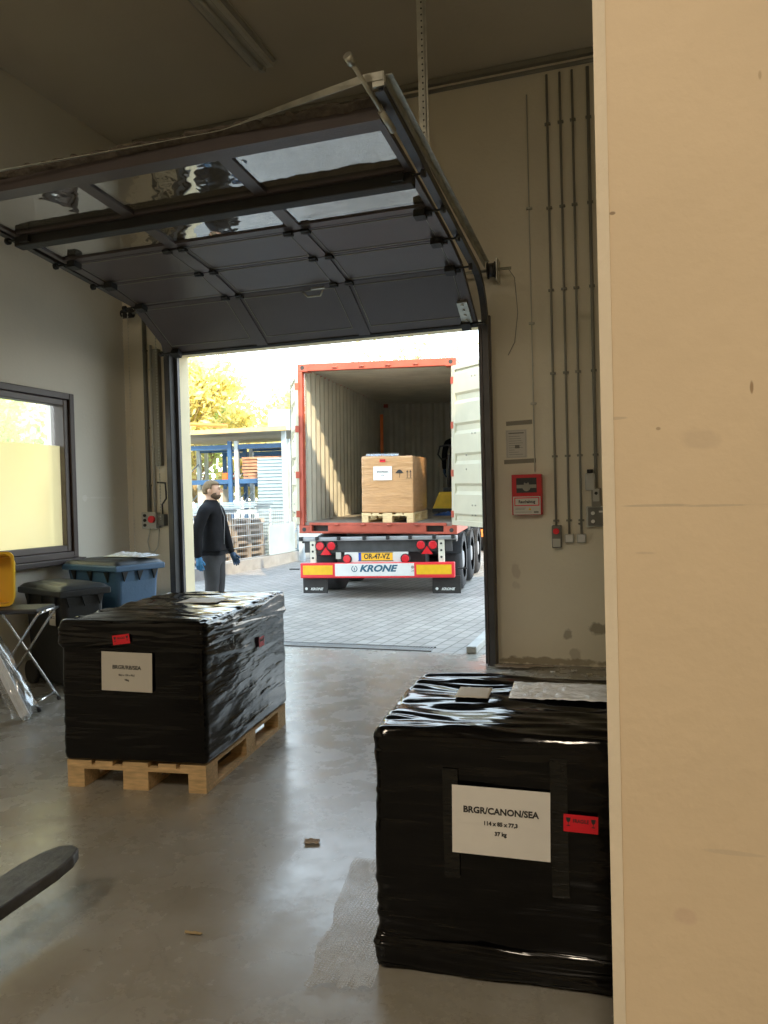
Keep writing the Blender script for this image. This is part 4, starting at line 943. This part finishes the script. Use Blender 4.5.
# bumper
bp_ = MB().box((.03, -.09, .315), (2.40, -.01, .545)).build('rear_bumper', 'marker_red', tr_, bevel=.012)
MB().box((.05, -.094, .345), (2.38, -.09, .535)).build('bumper_face', 'white_paint', bp_)
for a, b in ((.04, .58), (1.80, 2.39)):
    MB().box((a, -.098, .335), (b, -.094, .54)).build('marker_border', 'marker_red', bp_); MB().box((a+.035, -.102, .368), (b-.035, -.098, .510)).build('marker_plate', 'marker_yellow', bp_)
text('KRONE', .135, 'krone_ink', bp_, (1.24, -.0945, .455), sx=1.22, bold=.006, shear=.3)
mb = MB()                                    # ring-and-crown mark beside the name
n = 20
for k in range(n):
    if 4 <= k <= 5: continue
    a0, a1_ = 2*PI*k/n, 2*PI*(k+1)/n
    mb.poly([(.885+.036*math.cos(a0), -.0945, .455+.036*math.sin(a0)), (.885+.048*math.cos(a0), -.0945, .455+.048*math.sin(a0)), (.885+.048*math.cos(a1_), -.0945, .455+.048*math.sin(a1_)), (.885+.036*math.cos(a1_), -.0945, .455+.036*math.sin(a1_))], (0, -.001, 0))
mb.box((.878, -.0955, .43), (.892, -.0945, .475)); mb.build('round_mark', 'krone_ink', bp_)
text('24', .04, 'ink', bp_, (1.775, -.0945, .42)); mb = MB(); mb.cyl((1.775, -.094, .475), (1.775, -.0955, .475), .024, 16); mb.build('approval_disc', 'kerb_steel', bp_)
MB().box((-.16, -.05, .44), (.0, -.02, .46)).build('marker_stub', 'black_rubber', tr_); MB().box((2.44, -.05, .44), (2.58, -.02, .46)).build('marker_stub', 'black_rubber', tr_)
for x0, x1 in ((.03, .42), (2.05, 2.47)):
    fl = MB().box((x0, .03, .07), (x1, .05, .335)).build('mudflap', 'black_rubber', tr_)
    text('KRONE', .052, 'flap_white', fl, ((x0+x1)/2+.02, .029, .135), sx=1.1, bold=.002, shear=.3)
    mb = MB(); mb.cyl(((x0+x1)/2-.145, .029, .14), ((x0+x1)/2-.145, .03, .14), .022, 12); mb.build('flap_mark', 'flap_white', fl)
def wheel(x0, x1, y, r=.49):
    xc = (x0+x1)/2; ww = (x1-x0)
    mb = MB(); prof = [(-.5, .60), (-.5, .86), (-.42, .97), (-.25, 1.0), (.25, 1.0), (.42, .97), (.5, .86), (.5, .60)]; n = 36; rings = []
    for px_, pr_ in prof: rings.append([mb.bm.verts.new((xc+px_*ww, y+r*pr_*math.cos(2*PI*k/n), r+r*pr_*math.sin(2*PI*k/n))) for k in range(n)])
    for a, b in zip(rings, rings[1:]):
        for k in range(n): f = mb.bm.faces.new((a[k], a[(k+1) % n], b[(k+1) % n], b[k])); f.smooth = True
    wh = mb.build('wheel', 'tyre', tr_)
    mb = MB(); mb.cyl((x0+.05, y, r), (x1-.05, y, r), r*.6, 24); s = 1 if xc > 1.2 else -1; mb.cyl((xc, y, r), (xc+s*ww*.47, y, r), .13, 16); mb.build('rim', 'chassis_grey', wh)
for y in (1.15, 2.46, 3.77):
    wheel(.03, .41, y); wheel(2.03, 2.41, y)
    MB().cyl((.3, y, .49), (2.1, y, .49), .065, 12).build('axle', 'chassis_dark', tr_)
    for x in (.0, 2.02):
        mb = MB(); pts = []
        for k in range(9): a = R(20+140*k/8); pts.append((x, y+.57*math.cos(a), .46+.47*math.sin(a)))
        mb.strip([(p[0]+.2, p[1], min(p[2], .93)) for p in pts], (.2, 0, 0), .008); mb.build('mudguard', 'black_rubber', tr_)
for x in (.45, 1.85):
    mb = MB(); mb.box((x, 6.2, .03), (x+.12, 6.32, .86)); mb.box((x-.06, 6.12, 0), (x+.18, 6.4, .03)); mb.build('landing_leg', 'chassis_grey', tr_)
MB().box((.5, .35, .35), (1.9, .75, .68)).build('underbody_box', 'chassis_dark', tr_)

# loads inside the container share its slope
FZ = .165
def inside(o, x, y, z=0, rz=0):
    mtx = Matrix.Translation(Vector((-4.99, 10.83, 1.0))) @ Matrix.Rotation(HD, 4, 'Z') @ Matrix.Rotation(R(1.2), 4, 'Y') @ Matrix.Rotation(R(1.0), 4, 'X') @ Matrix.Translation(Vector((x, y, FZ+z))) @ Matrix.Rotation(rz, 4, 'Z')
    o.matrix_world = mtx; o.location, q, _ = mtx.decompose(); o.rotation_euler = q.to_euler()
p2 = thing('euro_pallet', 'pale wooden pallet under the cardboard box in the container', 'pallet'); pallet(p2, wood='pallet_wood_new'); inside(p2, .97, .10, .001, R(-1))
cb = thing('cardboard_box', 'large cardboard box wrapped in clear film standing in the container', 'cardboard box'); inside(cb, .97, .10, .146, R(-1))
wrapped(cb, .0, 0, 0, .80, 1.2, .86, .02, 4, 'carton', 'cardboard', .8)
MB().strip([(.80, .6, .2)], (0, 0, 0)) if False else None
fl_ = paper_label(cb, .335, .60, -.010, .29, .21, [('BRGR/RB/SEA', .03, .02, .001), ('90 kg', .02, -.03, .0005)], 0)
fragile(cb, .335, .79, -.010, .09, .045, 0)
mb = MB()                                             # umbrella and this-way-up symbols
mb.poly([(.53, -.010, .60), (.57, -.010, .645), (.595, -.010, .655), (.62, -.010, .645), (.66, -.010, .60)], (0, -.001, 0)); mb.box((.591, -.011, .53), (.597, -.010, .605))
for x in (.715, .765): mb.box((x-.004, -.011, .53), (x+.004, -.010, .62)); mb.poly([(x-.015, -.010, .615), (x+.015, -.010, .615), (x, -.010, .645)], (0, -.001, 0))
mb.box((.695, -.011, .52), (.785, -.010, .526)); mb.build('printed_symbols', 'ink', cb)
def ridge(u, v): return Vector((.05+u*.52, .06+v*.05, .85+.06*(1-abs(2*v-1))+.008*noise.noise(Vector((u*12, v*3, 0)))))
MB().grid(ridge, 20, 6).build('film_ridge', 'clear_film', cb, solid=.002)
# orange lashing strap hanging in the rear-left corner + orange ratchet on floor
ls = MB().strip([(0, 0, 2.1), (0.0, 0, 1.4), (.03, -.01, .9), (.02, -.02, .02)], (.035, .0, 0), .006).build('lashing_strap', 'orange'); tag(ls, 'orange lashing strap hanging from the container side wall', 'strap'); inside(ls, .16, 5.3)
mb = MB(); mb.box((-.09, -.05, 0), (.09, .05, .08)); mb.cyl((-.1, 0, .06), (.1, 0, .06), .055, 14); rtc = mb.build('ratchet_strap', 'orange', bevel=.01); tag(rtc, 'coiled orange ratchet strap on the container floor by the left wall', 'strap'); inside(rtc, .62, 3.1, .002)
# yellow electric pallet truck in the container
yp = thing('electric_pallet_truck', 'yellow pallet truck with a dark steering column deep in the container', 'pallet truck'); inside(yp, 1.92, 3.0, .001)
mb = MB(); mb.poly([(-.30, 0, .10), (.30, 0, .10), (.30, 0, .36), (.19, 0, .42), (-.17, 0, .42), (-.26, 0, .2)], (0, .30, 0)); mb.build('motor_cowl', 'truck_yellow', yp, bevel=.012)
MB().box((-.30, -.02, .03), (.30, .32, .11)).build('base_skirt', 'dark_plastic', yp, bevel=.01)
mb = MB(); mb.box((-.10, .05, .42), (.10, .25, .50)); mb.cyl((0, .15, .5), (0, .12, 1.12), .035, 12); mb.build('steering_column', 'dark_plastic', yp, bevel=.005)
MB().tube([(0, .12, 1.06), (-.13, .10, 1.02), (-.2, .08, 1.12), (-.16, .08, 1.27), (0, .1, 1.30), (.13, .09, 1.22), (.17, .08, 1.1), (0, .12, 1.06)], .018).build('steering_handle', 'dark_plastic', yp)
for x in (-.22, .22): MB().box((x-.08, .30, .05), (x+.08, 1.12, .11)).build('fork', 'fork_steel', yp, bevel=.008)
for x in (-.18, .18): MB().cyl((x-.03, .14, .06), (x+.03, .14, .06), .06, 14).build('drive_wheel', 'tyre', yp)
def bf(u, v): x = (u-.5)*.5; y = (v-.5)*.25; return Vector((x, y, .004+.05*(1-abs(2*u-1)**2)*(1-abs(2*v-1)**2)*(1+noise.noise(Vector((u*8, v*8, 0))))))
bfo = MB().grid(bf, 20, 12).build('blue_film_heap', 'blue_film', solid=.002); tag(bfo, 'crumpled blue film heap before the yellow pallet truck', 'film'); inside(bfo, 1.95, 2.55)

# ============================================================ PEOPLE
def skin_mesh(name, V, E, Rr, m_, parent, sub=2, root=0):
    me = bpy.data.meshes.new(name); me.from_pydata([Vector(v) for v in V], E, []); me.materials.append(M[m_])
    o = bpy.data.objects.new(name, me); C.objects.link(o); o.parent = parent
    o.modifiers.new('skin', 'SKIN').use_smooth_shade = True
    if not me.skin_vertices: me.attributes.new('x', 'FLOAT', 'POINT')
    bpy.context.view_layer.update()
    sv = me.skin_vertices[0].data
    for i, r in enumerate(Rr):
        sv[i].radius = r if isinstance(r, tuple) else (r, r)
        sv[i].use_root = (i == root)
    q = o.modifiers.new('sub', 'SUBSURF'); q.levels = sub; q.render_levels = sub
    return o
def add_skin_layer(o):
    pass
def person(name, label, loc, rz, mj, mt_, mgl, headturn=0, dark=False, arms=None, grp=None):
    p = thing(name, label, 'person', loc, rz)
    aL, aR = arms
    # local frame: faces -y, own left hand at +x
    def limb(a): return [Vector(q) for q in a]
    L = limb(aL); Rr_ = limb(aR)
    legs = lambda s: [(s*.09, .0, .93), (s*.105, -.01, .52), (s*.115, .03, .10)]
    V = [(0, 0, .97), (0, .01, 1.13), (0, .015, 1.32), (0, .02, 1.45), (0, .01, 1.53), (0, -.005, 1.60), (0, -.0, 1.68), (0, .005, 1.745)]
    Rd = [(.14, .10), (.125, .09), (.145, .105), (.09, .07), (.052, .055), (.062, .075), (.072, .09), (.05, .06)]
    E = [(i, i+1) for i in range(7)]
    def addc(start, pts, rs):
        prev = start
        for q, r in zip(pts, rs): V.append(tuple(q)); Rd.append((r, r)); E.append((prev, len(V)-1)); prev = len(V)-1
    addc(3, L, [.055, .042, .034, .026]); addc(3, Rr_, [.055, .042, .034, .026])
    for s in (-1, 1): addc(0, legs(s), [.085, .058, .042])
    skin_mesh('body', V, E, Rd, 'skin', p)
    # face
    hd = bpy.data.objects.new('face', None)
    def hm(mb): return mb
    T = Matrix.Translation(Vector((0, -.002, 1.655))) @ Matrix.Rotation(headturn, 4, 'Z')
    mb = MB(); mb.ball((0, 0, .0), .085, (.86, 1.06, 1.25), 24)
    mb.ball((0, -.03, -.055), .055, (.95, .9, .95), 16)
    mb.poly([(-.014, -.085, -.022), (.014, -.085, -.022), (0, -.085, .025)], (0, -.028, -.012)); mb.ball((0, -.102, -.018), .014, (1, 1, .9), 10)
    for s in (-1, 1): mb.ball((s*.078, .008, -.005), .026, (.35, .75, 1.25), 10); mb.ball((s*.03, -.080, .012), .012, (1, .6, .7), 8)
    mb.box((-.022, -.093, -.050), (.022, -.083, -.044))
    for v in mb.bm.verts: v.co = T @ v.co
    fc = mb.build('head', 'skin', p)
    for s in (-1, 1): mb = MB(); mb.ball((s*.03, -.087, .012), .007, (1, .6, 1), 8); [setattr(v, 'co', T @ v.co) for v in mb.bm.verts]; mb.build('eye', 'ink', fc)
    for s in (-1, 1): mb = MB(); mb.box((s*.03-.016, -.091, .026), (s*.03+.016, -.080, .031)); [setattr(v, 'co', T @ v.co) for v in mb.bm.verts]; mb.build('eyebrow', 'hair', fc)
    # hair: cap of a slightly larger ellipsoid
    mb = MB(); mb.ball((0, .004, .012), .0925, (.88, 1.06, 1.22), 32)
    dele = [v for v in mb.bm.verts if (v.co.z < .055 and v.co.y < -.03) or (v.co.z < -.005 and v.co.y < .035) or v.co.z < -.05]
    bmesh.ops.delete(mb.bm, geom=dele, context='VERTS')
    for v in mb.bm.verts: v.co = T @ (v.co + v.co.normalized()*.004*noise.noise(v.co*60))
    mb.build('hair', 'hair', p, solid=.006)
    mb = MB(); mb.ball((0, -.028, -.055), .064, (.98, .98, .98), 24)
    dele = [v for v in mb.bm.verts if v.co.z > -.045 and not (abs(v.co.x) > .045 and v.co.z < -.01) or (v.co.y > .012) or v.co.z < -.112]
    bmesh.ops.delete(mb.bm, geom=dele, context='VERTS')
    for v in mb.bm.verts: v.co = T @ v.co
    mb.build('beard', 'beard', p, solid=.008)
    # jacket
    V = [(0, 0, .93), (0, .0, 1.02), (0, .01, 1.18), (0, .015, 1.33), (0, .02, 1.44), (0, .012, 1.515), (0, .006, 1.555)]
    Rd = [(.165, .125), (.165, .125), (.155, .12), (.165, .13), (.115, .095), (.072, .072), (.068, .07)]
    E = [(i, i+1) for i in range(6)]
    addc(4, L, [.072, .060, .050, .042][:4]); addc(4, Rr_, [.072, .060, .050, .042][:4])
    # stop sleeves at the wrist
    skin_mesh('jacket', V, E, Rd, mj, p, root=1)
    V = [(0, 0, .98), (0, 0, .90)]; Rd = [(.15, .115), (.15, .12)]; E = [(0, 1)]
    for s in (-1, 1): addc(1, [(s*.095, 0, .80), (s*.105, -.01, .52), (s*.115, .02, .25), (s*.115, .03, .07)], [.10, .078, .07, .07])
    skin_mesh('trousers', V, E, Rd, mt_, p)
    for s in (-1, 1):
        mb = MB(); mb.ball((s*.115, -.04, .045), .06, (.8, 2.1, .75), 16); mb.box((s*.115-.045, -.155, 0), (s*.115+.045, .075, .025)); mb.build('shoe', 'shoe', p, bevel=.004)
    MB().tube([(0, -.118, 1.0), (0, -.125, 1.2), (0, -.128, 1.33), (0, -.09, 1.46), (0, -.066, 1.56)], .004, 5).build('jacket_zip', 'zip_grey', p)
    # gloves with five fingers
    for side, ch, gm in ((1, L, mgl[0]), (-1, Rr_, mgl[1])):
        w = ch[3]; d = (ch[3]-ch[2]).normalized(); x = Vector((1, 0, 0)); fwd = Vector((0, -1, 0)); fwd = (fwd-d*fwd.dot(d)).normalized(); inw = d.cross(fwd)*(1 if d.cross(fwd).x*side < 0 else -1)
        w0 = w - d*.03
        V = [w0, w+d*.02, w+d*.06, w+d*.085]; Rd = [(.038, .038), (.032, .026), (.040, .024), (.036, .02)]; E = [(0, 1), (1, 2), (2, 3)]
        for k, (off, ln) in enumerate(((-.031, .062), (-.011, .076), (.010, .072), (.029, .055))):
            b = w+d*.085+fwd*(-off); c1 = b+d*ln*.4+inw*.006; c2 = c1+d*ln*.35+inw*.016; c3 = c2+d*ln*.25+inw*.018
            addc(3, [b, c1, c2, c3], [.012, .0115, .0105, .009])
        th = w+d*.03+fwd*.03; addc(1, [th, th+d*.035+fwd*.02+inw*.008, th+d*.062+fwd*.024+inw*.016], [.016, .0135, .011])
        skin_mesh('glove', [tuple(q) for q in V], E, Rd, gm, p, sub=1)
    return p
person('person', 'bearded man in a black jacket and work gloves standing outside by the left jamb', (-4.93, 8.21, 0), R(103), 'jacket', 'trousers', ('glove_dark', 'glove_blue'), headturn=R(4),
       arms=([(.20, .0, 1.42), (.24, -.05, 1.15), (.24, -.10, .92), (.235, -.13, .86)], [(-.20, .02, 1.42), (-.26, .09, 1.15), (-.25, .09, .91), (-.245, .085, .85)]))
p_in = person('person', 'person in dark clothes behind the yellow pallet truck inside the container', (0, 0, 0), 0, 'jacket', 'jacket', ('glove_dark', 'glove_dark'),
       arms=([(.20, .0, 1.42), (.25, .02, 1.15), (.24, -.08, .92), (.235, -.10, .86)], [(-.20, .02, 1.42), (-.26, .04, 1.15), (-.25, -.03, .91), (-.245, -.04, .85)]))
inside(p_in, 1.90, 4.5, .002)
bpy.data.objects['person'].scale = (1.15, 1.15, 1.0)

# ============================================================ YARD: FENCE, RACKS, SHEDS
FX = -8.25
fe = thing('mesh_fence', 'galvanised mesh fence on a low concrete plinth along the yard', 'fence', (FX, 8.5, 0))
MB().box((-.08, 0, 0), (.08, 16, .24)).build('concrete_plinth', 'concrete_low', fe)
for k in range(7): MB().cyl((0, .3+2.5*k, .24), (0, .3+2.5*k, 1.34), .028, 8).build('fence_post', 'rack_white', fe)
for k in range(6):
    mb = MB(); y0 = .3+2.5*k
    for z in (.27, .52, .77, 1.02, 1.27): mb.tube([(0.02, y0, z), (0.02, y0+2.5, z)], .008, 5)
    for q in range(25): mb.tube([(0.02, y0+.1*q, .27), (0.02, y0+.1*q, 1.3)], .004, 4)
    mb.build('mesh_panel', 'rack_white', fe)
for y0, y1, z1 in ((7.6, 9.0, .95), (9.2, 11.4, .95)):
    tag(MB().box((-.01, y0, .25), (.012, y1, z1)).build('white_board', 'pale_board', loc=(FX+.05, 8.5, 0), bevel=.003), 'pale board hung on the mesh fence, %s one' % ('nearer' if y0 < 8 else 'farther'), 'board')
# corrugated sheet stack
def corrugated(loc, rz, w_, h_, label, tilt=0):
    mb = MB(); n = int(h_/.085)
    prf = []
    for k in range(n): z = k*h_/n; prf += [(z, 0), (z+h_/n*.35, 0), (z+h_/n*.5, .035), (z+h_/n*.85, .035)]
    prf.append((h_, 0)); a = [mb.bm.verts.new((-w_/2, -d, z)) for z, d in prf]; b = [mb.bm.verts.new((w_/2, -d, z)) for z, d in prf]
    for k in range(len(prf)-1): mb.bm.faces.new((a[k], a[k+1], b[k+1], b[k]))
    return tag(mb.build('corrugated_sheet', 'zinc_sheet', loc=loc, rot=(tilt, 0, rz), solid=.006), label, 'metal sheet')
corrugated((-8.84, 17.62, .0), R(14), .75, 2.62, 'upright ribbed blue-grey metal sheet beside the container', R(-2))
mb = MB(); mb.box((-.06, -.06, 0), (.06, .06, 3.5)); tag(mb.build('steel_post', 'rack_white', loc=(-7.95, 17.4, 0), bevel=.005), 'tall grey steel post right of the storage roof', 'post')

def rack(loc, rz, w_, d_, hs, label, blue_posts):
    t = thing('storage_rack', label, 'storage rack', loc, rz, 'storage racks in the yard')
    for i, x in enumerate((0, w_)):
        for y in (0, d_): MB().box((x-.05, y-.05, 0), (x+.05, y+.05, hs[-1]+.15)).build('post', 'rack_blue' if (i in blue_posts) else 'rack_white', t)
        for z in (.5, 1.3, 2.1): MB().tube([(x, 0, z), (x, d_, z+.5)], .02, 6).build('brace', 'rack_white', t)
    for z in hs:
        for y in (0, d_): MB().box((0, y-.03, z-.06), (w_, y+.03, z+.06)).build('beam', 'rack_blue' if z != hs[1] else 'rack_white', t)
        MB().box((.05, 0.03, z+.0), (w_-.05, d_-.03, z+.05)).build('shelf_board', 'pale_board', t)
    return t
HS = [.15, 1.25, 2.05, 2.95]
RK = [(-11.25, 18.0), (-9.95, 18.0)]
rack((-11.45, 17.6, 0), R(8), 1.35, 1.1, HS, 'blue and white storage rack nearest the left jamb', (1,))
rack((-9.95, 17.85, 0), R(8), 1.40, 1.1, HS, 'storage rack with stacked timber beside the ribbed metal sheet', ())
rack((-11.9, 20.6, 0), R(8), 1.9, 1.1, HS, 'storage rack standing behind, left', (0,))
rack((-9.75, 20.9, 0), R(8), 1.15, 1.1, HS, 'storage rack standing behind, right', (1,))
def stack(loc, rz, n, m_, label, cat, w_=1.0, d_=.8, th=.06, jitter=.04):
    t = thing(cat.replace(' ', '_'), label, cat, loc, rz); rn = random.Random(int(abs(loc[0]*100)))
    for k in range(n):
        j = rn.uniform(-jitter, jitter); MB().box((-w_/2+j, -d_/2, k*th), (w_/2+j, d_/2, k*th+th*.72)).build('board', m_, t)
    return t
stack((-9.35, 18.45, 2.11), R(8), 7, 'timber_red', 'stack of reddish timber boards on the upper rack shelf', 'timber stack', 1.15, .8, .085)
stack((-9.25, 18.45, 1.31), R(8), 3, 'old_wood', 'brown timber boards on the middle rack shelf', 'timber stack', .6, .8, .07)
tag(MB().box((-.35, -.3, 0), (.35, .3, .55)).build('storage_crate', 'roof_board', loc=(-10.85, 18.2, 1.31), rot=(0, 0, R(8)), bevel=.01), 'tan crate on the middle shelf of the left rack', 'crate')
tag(MB().box((-.12, -.15, 0), (.12, .15, .18)).build('storage_crate', 'vest_orange', loc=(-10.38, 18.15, 2.11), rot=(0, 0, R(8)), bevel=.02), 'small orange crate beside the timber on the upper shelf', 'crate')
# long pale sheets lying on pallets before the racks, above the fence
def low_pallet(loc, rz, label, wood='old_wood'):
    t = thing('stacked_pallet', label, 'pallet', loc, rz, 'grey pallets stacked behind the mesh fence')
    for x in (-.6, -.07, .46): MB().box((x, -.4, 0), (x+.14, .4, .10)).build('block_row', wood, t)
    MB().box((-.6, -.4, .10), (.6, .4, .135)).build('deck', wood, t); MB().box((-.6, -.4, -.0), (.6, -.3, .02)).build('runner', wood, t)
    return t
lp = low_pallet((0, 0, 0), 0, 'weathered grey pallet in a stack behind the mesh fence'); first = True
sp_ = [(-9.35, 14.1, 9), (-9.55, 15.4, 9), (-9.4, 16.7, 8)]
for (x, y, n) in sp_:
    for k in range(n):
        o_ = lp if first else copy_tree(lp)
        first = False; o_.location = (x+random.uniform(-.03, .03), y, .138*k+.001); o_.rotation_euler = (0, 0, R(80)+random.uniform(-.04, .04))
def longsheets(loc, label):
    t = thing('steel_profile_bundle', label, 'steel profiles', loc, R(6))
    for k in range(3): MB().box((-1.3, -.5+.03*k, k*.05), (1.2+.05*k, .5, k*.05+.04)).build('profile_sheet', 'zinc_sheet', t)
    return t
longsheets((-9.5, 15.9, 1.37), 'upper bundle of pale steel profiles above the pallets')
lb = longsheets((-9.65, 14.5, 1.25), 'lower bundle of pale steel profiles on the nearest pallet stack')
# metal stillages behind the fence
def stillage(loc, label):
    t = thing('mesh_stillage', label, 'stillage', loc, R(4), 'mesh stillages behind the fence'); mb = MB()
    for x in (0, 1.1):
        for y in (0, .8): mb.box((x-.025, y-.025, 0), (x+.025, y+.025, 1.0))
    for z in (.12, .55, .98):
        for y in (0, .8): mb.box((0, y-.02, z-.02), (1.1, y+.02, z+.02))
        for x in (0, 1.1): mb.box((x-.02, 0, z-.02), (x+.02, .8, z+.02))
    mb.build('stillage_frame', 'rack_white', t); mb = MB()
    for k in range(1, 11):
        for y in (0, .8): mb.box((k*.1-.004, y-.004, .12), (k*.1+.004, y+.004, .98))
    for k in range(1, 8):
        for x in (0, 1.1): mb.box((x-.004, k*.1-.004, .12), (x+.004, k*.1+.004, .98))
        for y in (0, .8): mb.box((0, y-.004, .12+k*.11), (1.1, y+.004, .128+k*.11))
    mb.build('stillage_mesh', 'rack_white', t); return t
stillage((-9.7, 12.3, 0), 'mesh stillage nearest the man'); stillage((-9.75, 11.2, 0), 'mesh stillage hidden behind the man')
# canopy roof over the racks
cn = thing('storage_roof', 'flat plank roof over the storage racks', 'roof', (-11.9, 17.2, 0), R(4))
mb = MB()
mb.poly([(-1.5, 0, 3.28), (3.6, 0, 3.28), (4.3, 5.5, 3.45), (-1.5, 5.5, 3.45)], (0, 0, .06)); mb.build('roof_deck', 'roof_board', cn)
MB().box((-1.5, -.05, 3.27), (3.6, .0, 3.38)).build('fascia', 'roof_edge', cn)
for x in (-1.3, 3.4):
    for y in (.3, 5.2): MB().box((x-.05, y-.05, 0), (x+.05, y+.05, 3.3)).build('roof_post', 'rack_white', cn)
tag(MB().box((-.42, -.03, 0), (.42, .03, .55)).build('roof_panel_board', 'zinc_sheet', loc=(-9.05, 18.8, 3.42), rot=(0, R(3), R(10)), bevel=.004), 'pale blue-grey rectangular panel standing on the storage roof', 'panel')
tag(MB().tube([(-12.6, 17.6, 3.72), (-10.4, 18.2, 3.55)], .05, 10).build('orange_pipe', 'orange'), 'orange pipe lying on the storage roof', 'pipe')

# second lorry seen below the container
lr = thing('parked_lorry', 'white parked lorry seen under the container beyond the trailer', 'lorry', (-4.35, 20.2, 0), R(4))
MB().box((0, .1, 1.0), (2.4, 7.5, 3.4)).build('cargo_box', 'white_paint', lr, bevel=.03)
MB().box((.05, .0, .72), (2.35, .12, 1.0)).build('rear_beam', 'white_paint', lr)
MB().box((.0, -.02, .42), (2.4, .06, .62)).build('rear_bumper', 'orange', lr)
for k in range(6): MB().box((.05+.4*k, -.03, .42), (.2+.4*k, -.02, .62)).build('white_stripe', 'paper', lr)
for x in (.12, .36, 2.04, 2.28): MB().cyl((x, .0, .84), (x, -.04, .84), .07, 14).build('tail_lamp', 'lamp_red', lr)
for x in (.0, 2.05):
    for y in (.9, 5.8): mb = MB(); mb.cyl((x, y, .48), (x+.35, y, .48), .48, 24); mb.build('wheel', 'tyre', lr)
MB().box((.5, .1, .5), (1.9, 7.2, .9)).build('chassis', 'chassis_dark', lr); MB().box((.05, 7.6, .5), (2.35, 9.3, 3.0)).build('cab', 'white_paint', lr, bevel=.08)

# street lamp post behind container
sl = thing('street_lamp', 'tall thin street lamp post behind the container', 'street lamp', (-6.2, 24, 0))
MB().cyl((0, 0, 0), (0, 0, 7.5), .07, 10, .05).build('pole', 'rack_white', sl); MB().tube([(0, 0, 7.5), (.2, -.1, 7.9), (.9, -.3, 8.05)], .035).build('arm', 'rack_white', sl); MB().box((.8, -.4, 8.0), (1.3, -.2, 8.1)).build('lamp_head', 'chassis_grey', sl, bevel=.02)

# ============================================================ TREES
def tree_meshes(seed, h, spread, leafn, leafm, bare=0., lw=.13):
    rn = random.Random(seed); tips = []; mb = MB()
    def br(p, d, ln, r, depth):
        pts = [p]; q = p.copy(); dd = d.copy()
        for k in range(4):
            dd = (dd+Vector((rn.uniform(-.18, .18), rn.uniform(-.18, .18), rn.uniform(-.02, .12)))).normalized(); q = q+dd*ln/4; pts.append(q.copy())
            if depth <= 2: tips.append(q.copy())
        mb.tube(pts, [r*(1-.13*k) for k in range(5)], 5 if depth < 3 else 8)
        if depth == 0: return
        for k in range(rn.randint(2, 3) if depth < 4 else 4):
            a = rn.uniform(0, 2*PI); t = rn.uniform(.45, .85) if depth > 1 else rn.uniform(.3, .7)
            nd = (dd*(1-t*.6)+Vector((math.cos(a), math.sin(a), .25))*t*spread).normalized()
            br(pts[rn.randint(2, 4)], nd, ln*rn.uniform(.6, .8), r*.55, depth-1)
    br(Vector((0, 0, 0)), Vector((0, 0, 1)), h*.36, h*.02, 5)
    fb_ = MB()
    for k in range(leafn):
        p = tips[rn.randrange(len(tips))]+Vector((rn.gauss(0, .28), rn.gauss(0, .28), rn.gauss(0, .25)))
        u = Vector((rn.gauss(0, 1), rn.gauss(0, 1), rn.gauss(0, 1))).normalized(); v = u.orthogonal().normalized(); s = lw*rn.uniform(.6, 1.3)
        f = fb_.bm.faces.new([fb_.bm.verts.new(p+q) for q in (-u*s, -v*s*.55, u*s, v*s*.55)])
    return mb, fb_
def tree(loc, seed, h, spread, leafn, leafm, label, lw=.13, name='autumn_tree'):
    t = thing(name, label, 'tree', loc, seed, 'trees beyond the yard')
    a, b = tree_meshes(seed, h, spread, leafn, leafm, lw=lw); a.build('trunk', 'bark', t)
    f = b.build('foliage', leafm, t); f['kind'] = 'stuff'; return t
tree((-14.6, 24, 0), 1, 8.2, 1.0, 6500, 'leaf_yellow', 'tall yellow autumn tree above the storage roof at the left jamb', .15)
tree((-12.4, 27, 0), 2, 6.0, 1.1, 6000, 'leaf_yellow', 'low yellow tree behind the middle of the storage roof', .15)
tree((-9.6, 29, 0), 3, 5.2, 1.1, 5000, 'leaf_yellow', 'low yellow tree between the roof panel and the container', .15)
tree((-8.4, 26, 0), 4, 9.0, .8, 900, 'leaf_yellow', 'nearly bare yellow tree rising behind the left of the container', .10)
tree((-5.2, 33, 0), 5, 9.3, .8, 900, 'leaf_yellow', 'nearly bare yellow tree rising behind the right of the container', .10)
tree((-17.5, 27, 0), 6, 7.5, 1.1, 6000, 'leaf_green', 'yellow-green tree far left beyond the racks', .16)
tree((-15.0, 21.5, 0), 8, 4.5, 1.2, 6000, 'leaf_yellow', 'low yellow tree seen through the rack shelves', .13)
tree((-12.0, 23.5, 0), 9, 4.2, 1.2, 6000, 'leaf_yellow', 'bushy yellow tree seen through the right rack shelves', .13)
# side yard seen through the window
tree((-9.3, 8.6, 0), 10, 4.6, .9, 2600, 'leaf_green', 'slim green tree seen through the upper window pane', .07)
tree((-12.0, 11.5, 0), 12, 5.0, .9, 3500, 'leaf_yellow', 'yellow tree seen through the window beside the cream building', .09)
bd = thing('side_building', 'cream rendered building wall seen through the window', 'building', (-13.2, 4.0, 0))
MB().box((-4, 8.6, 0), (0, 12.5, 5.0)).build('building_wall', 'facade', bd); MB().box((-4.2, 8.4, 5.0), (.2, 12.7, 5.2)).build('roof', 'concrete_low', bd); MB().box((0, 10.6, 0), (.03, 11.5, 2.1)).build('building_door', 'frame_brown_mid', bd)
tag(MB().box((-19.0, -10, 0), (-18.8, 14, 2.2)).build('yard_wall', 'concrete_pale'), 'grey yard wall far outside the window', 'wall')
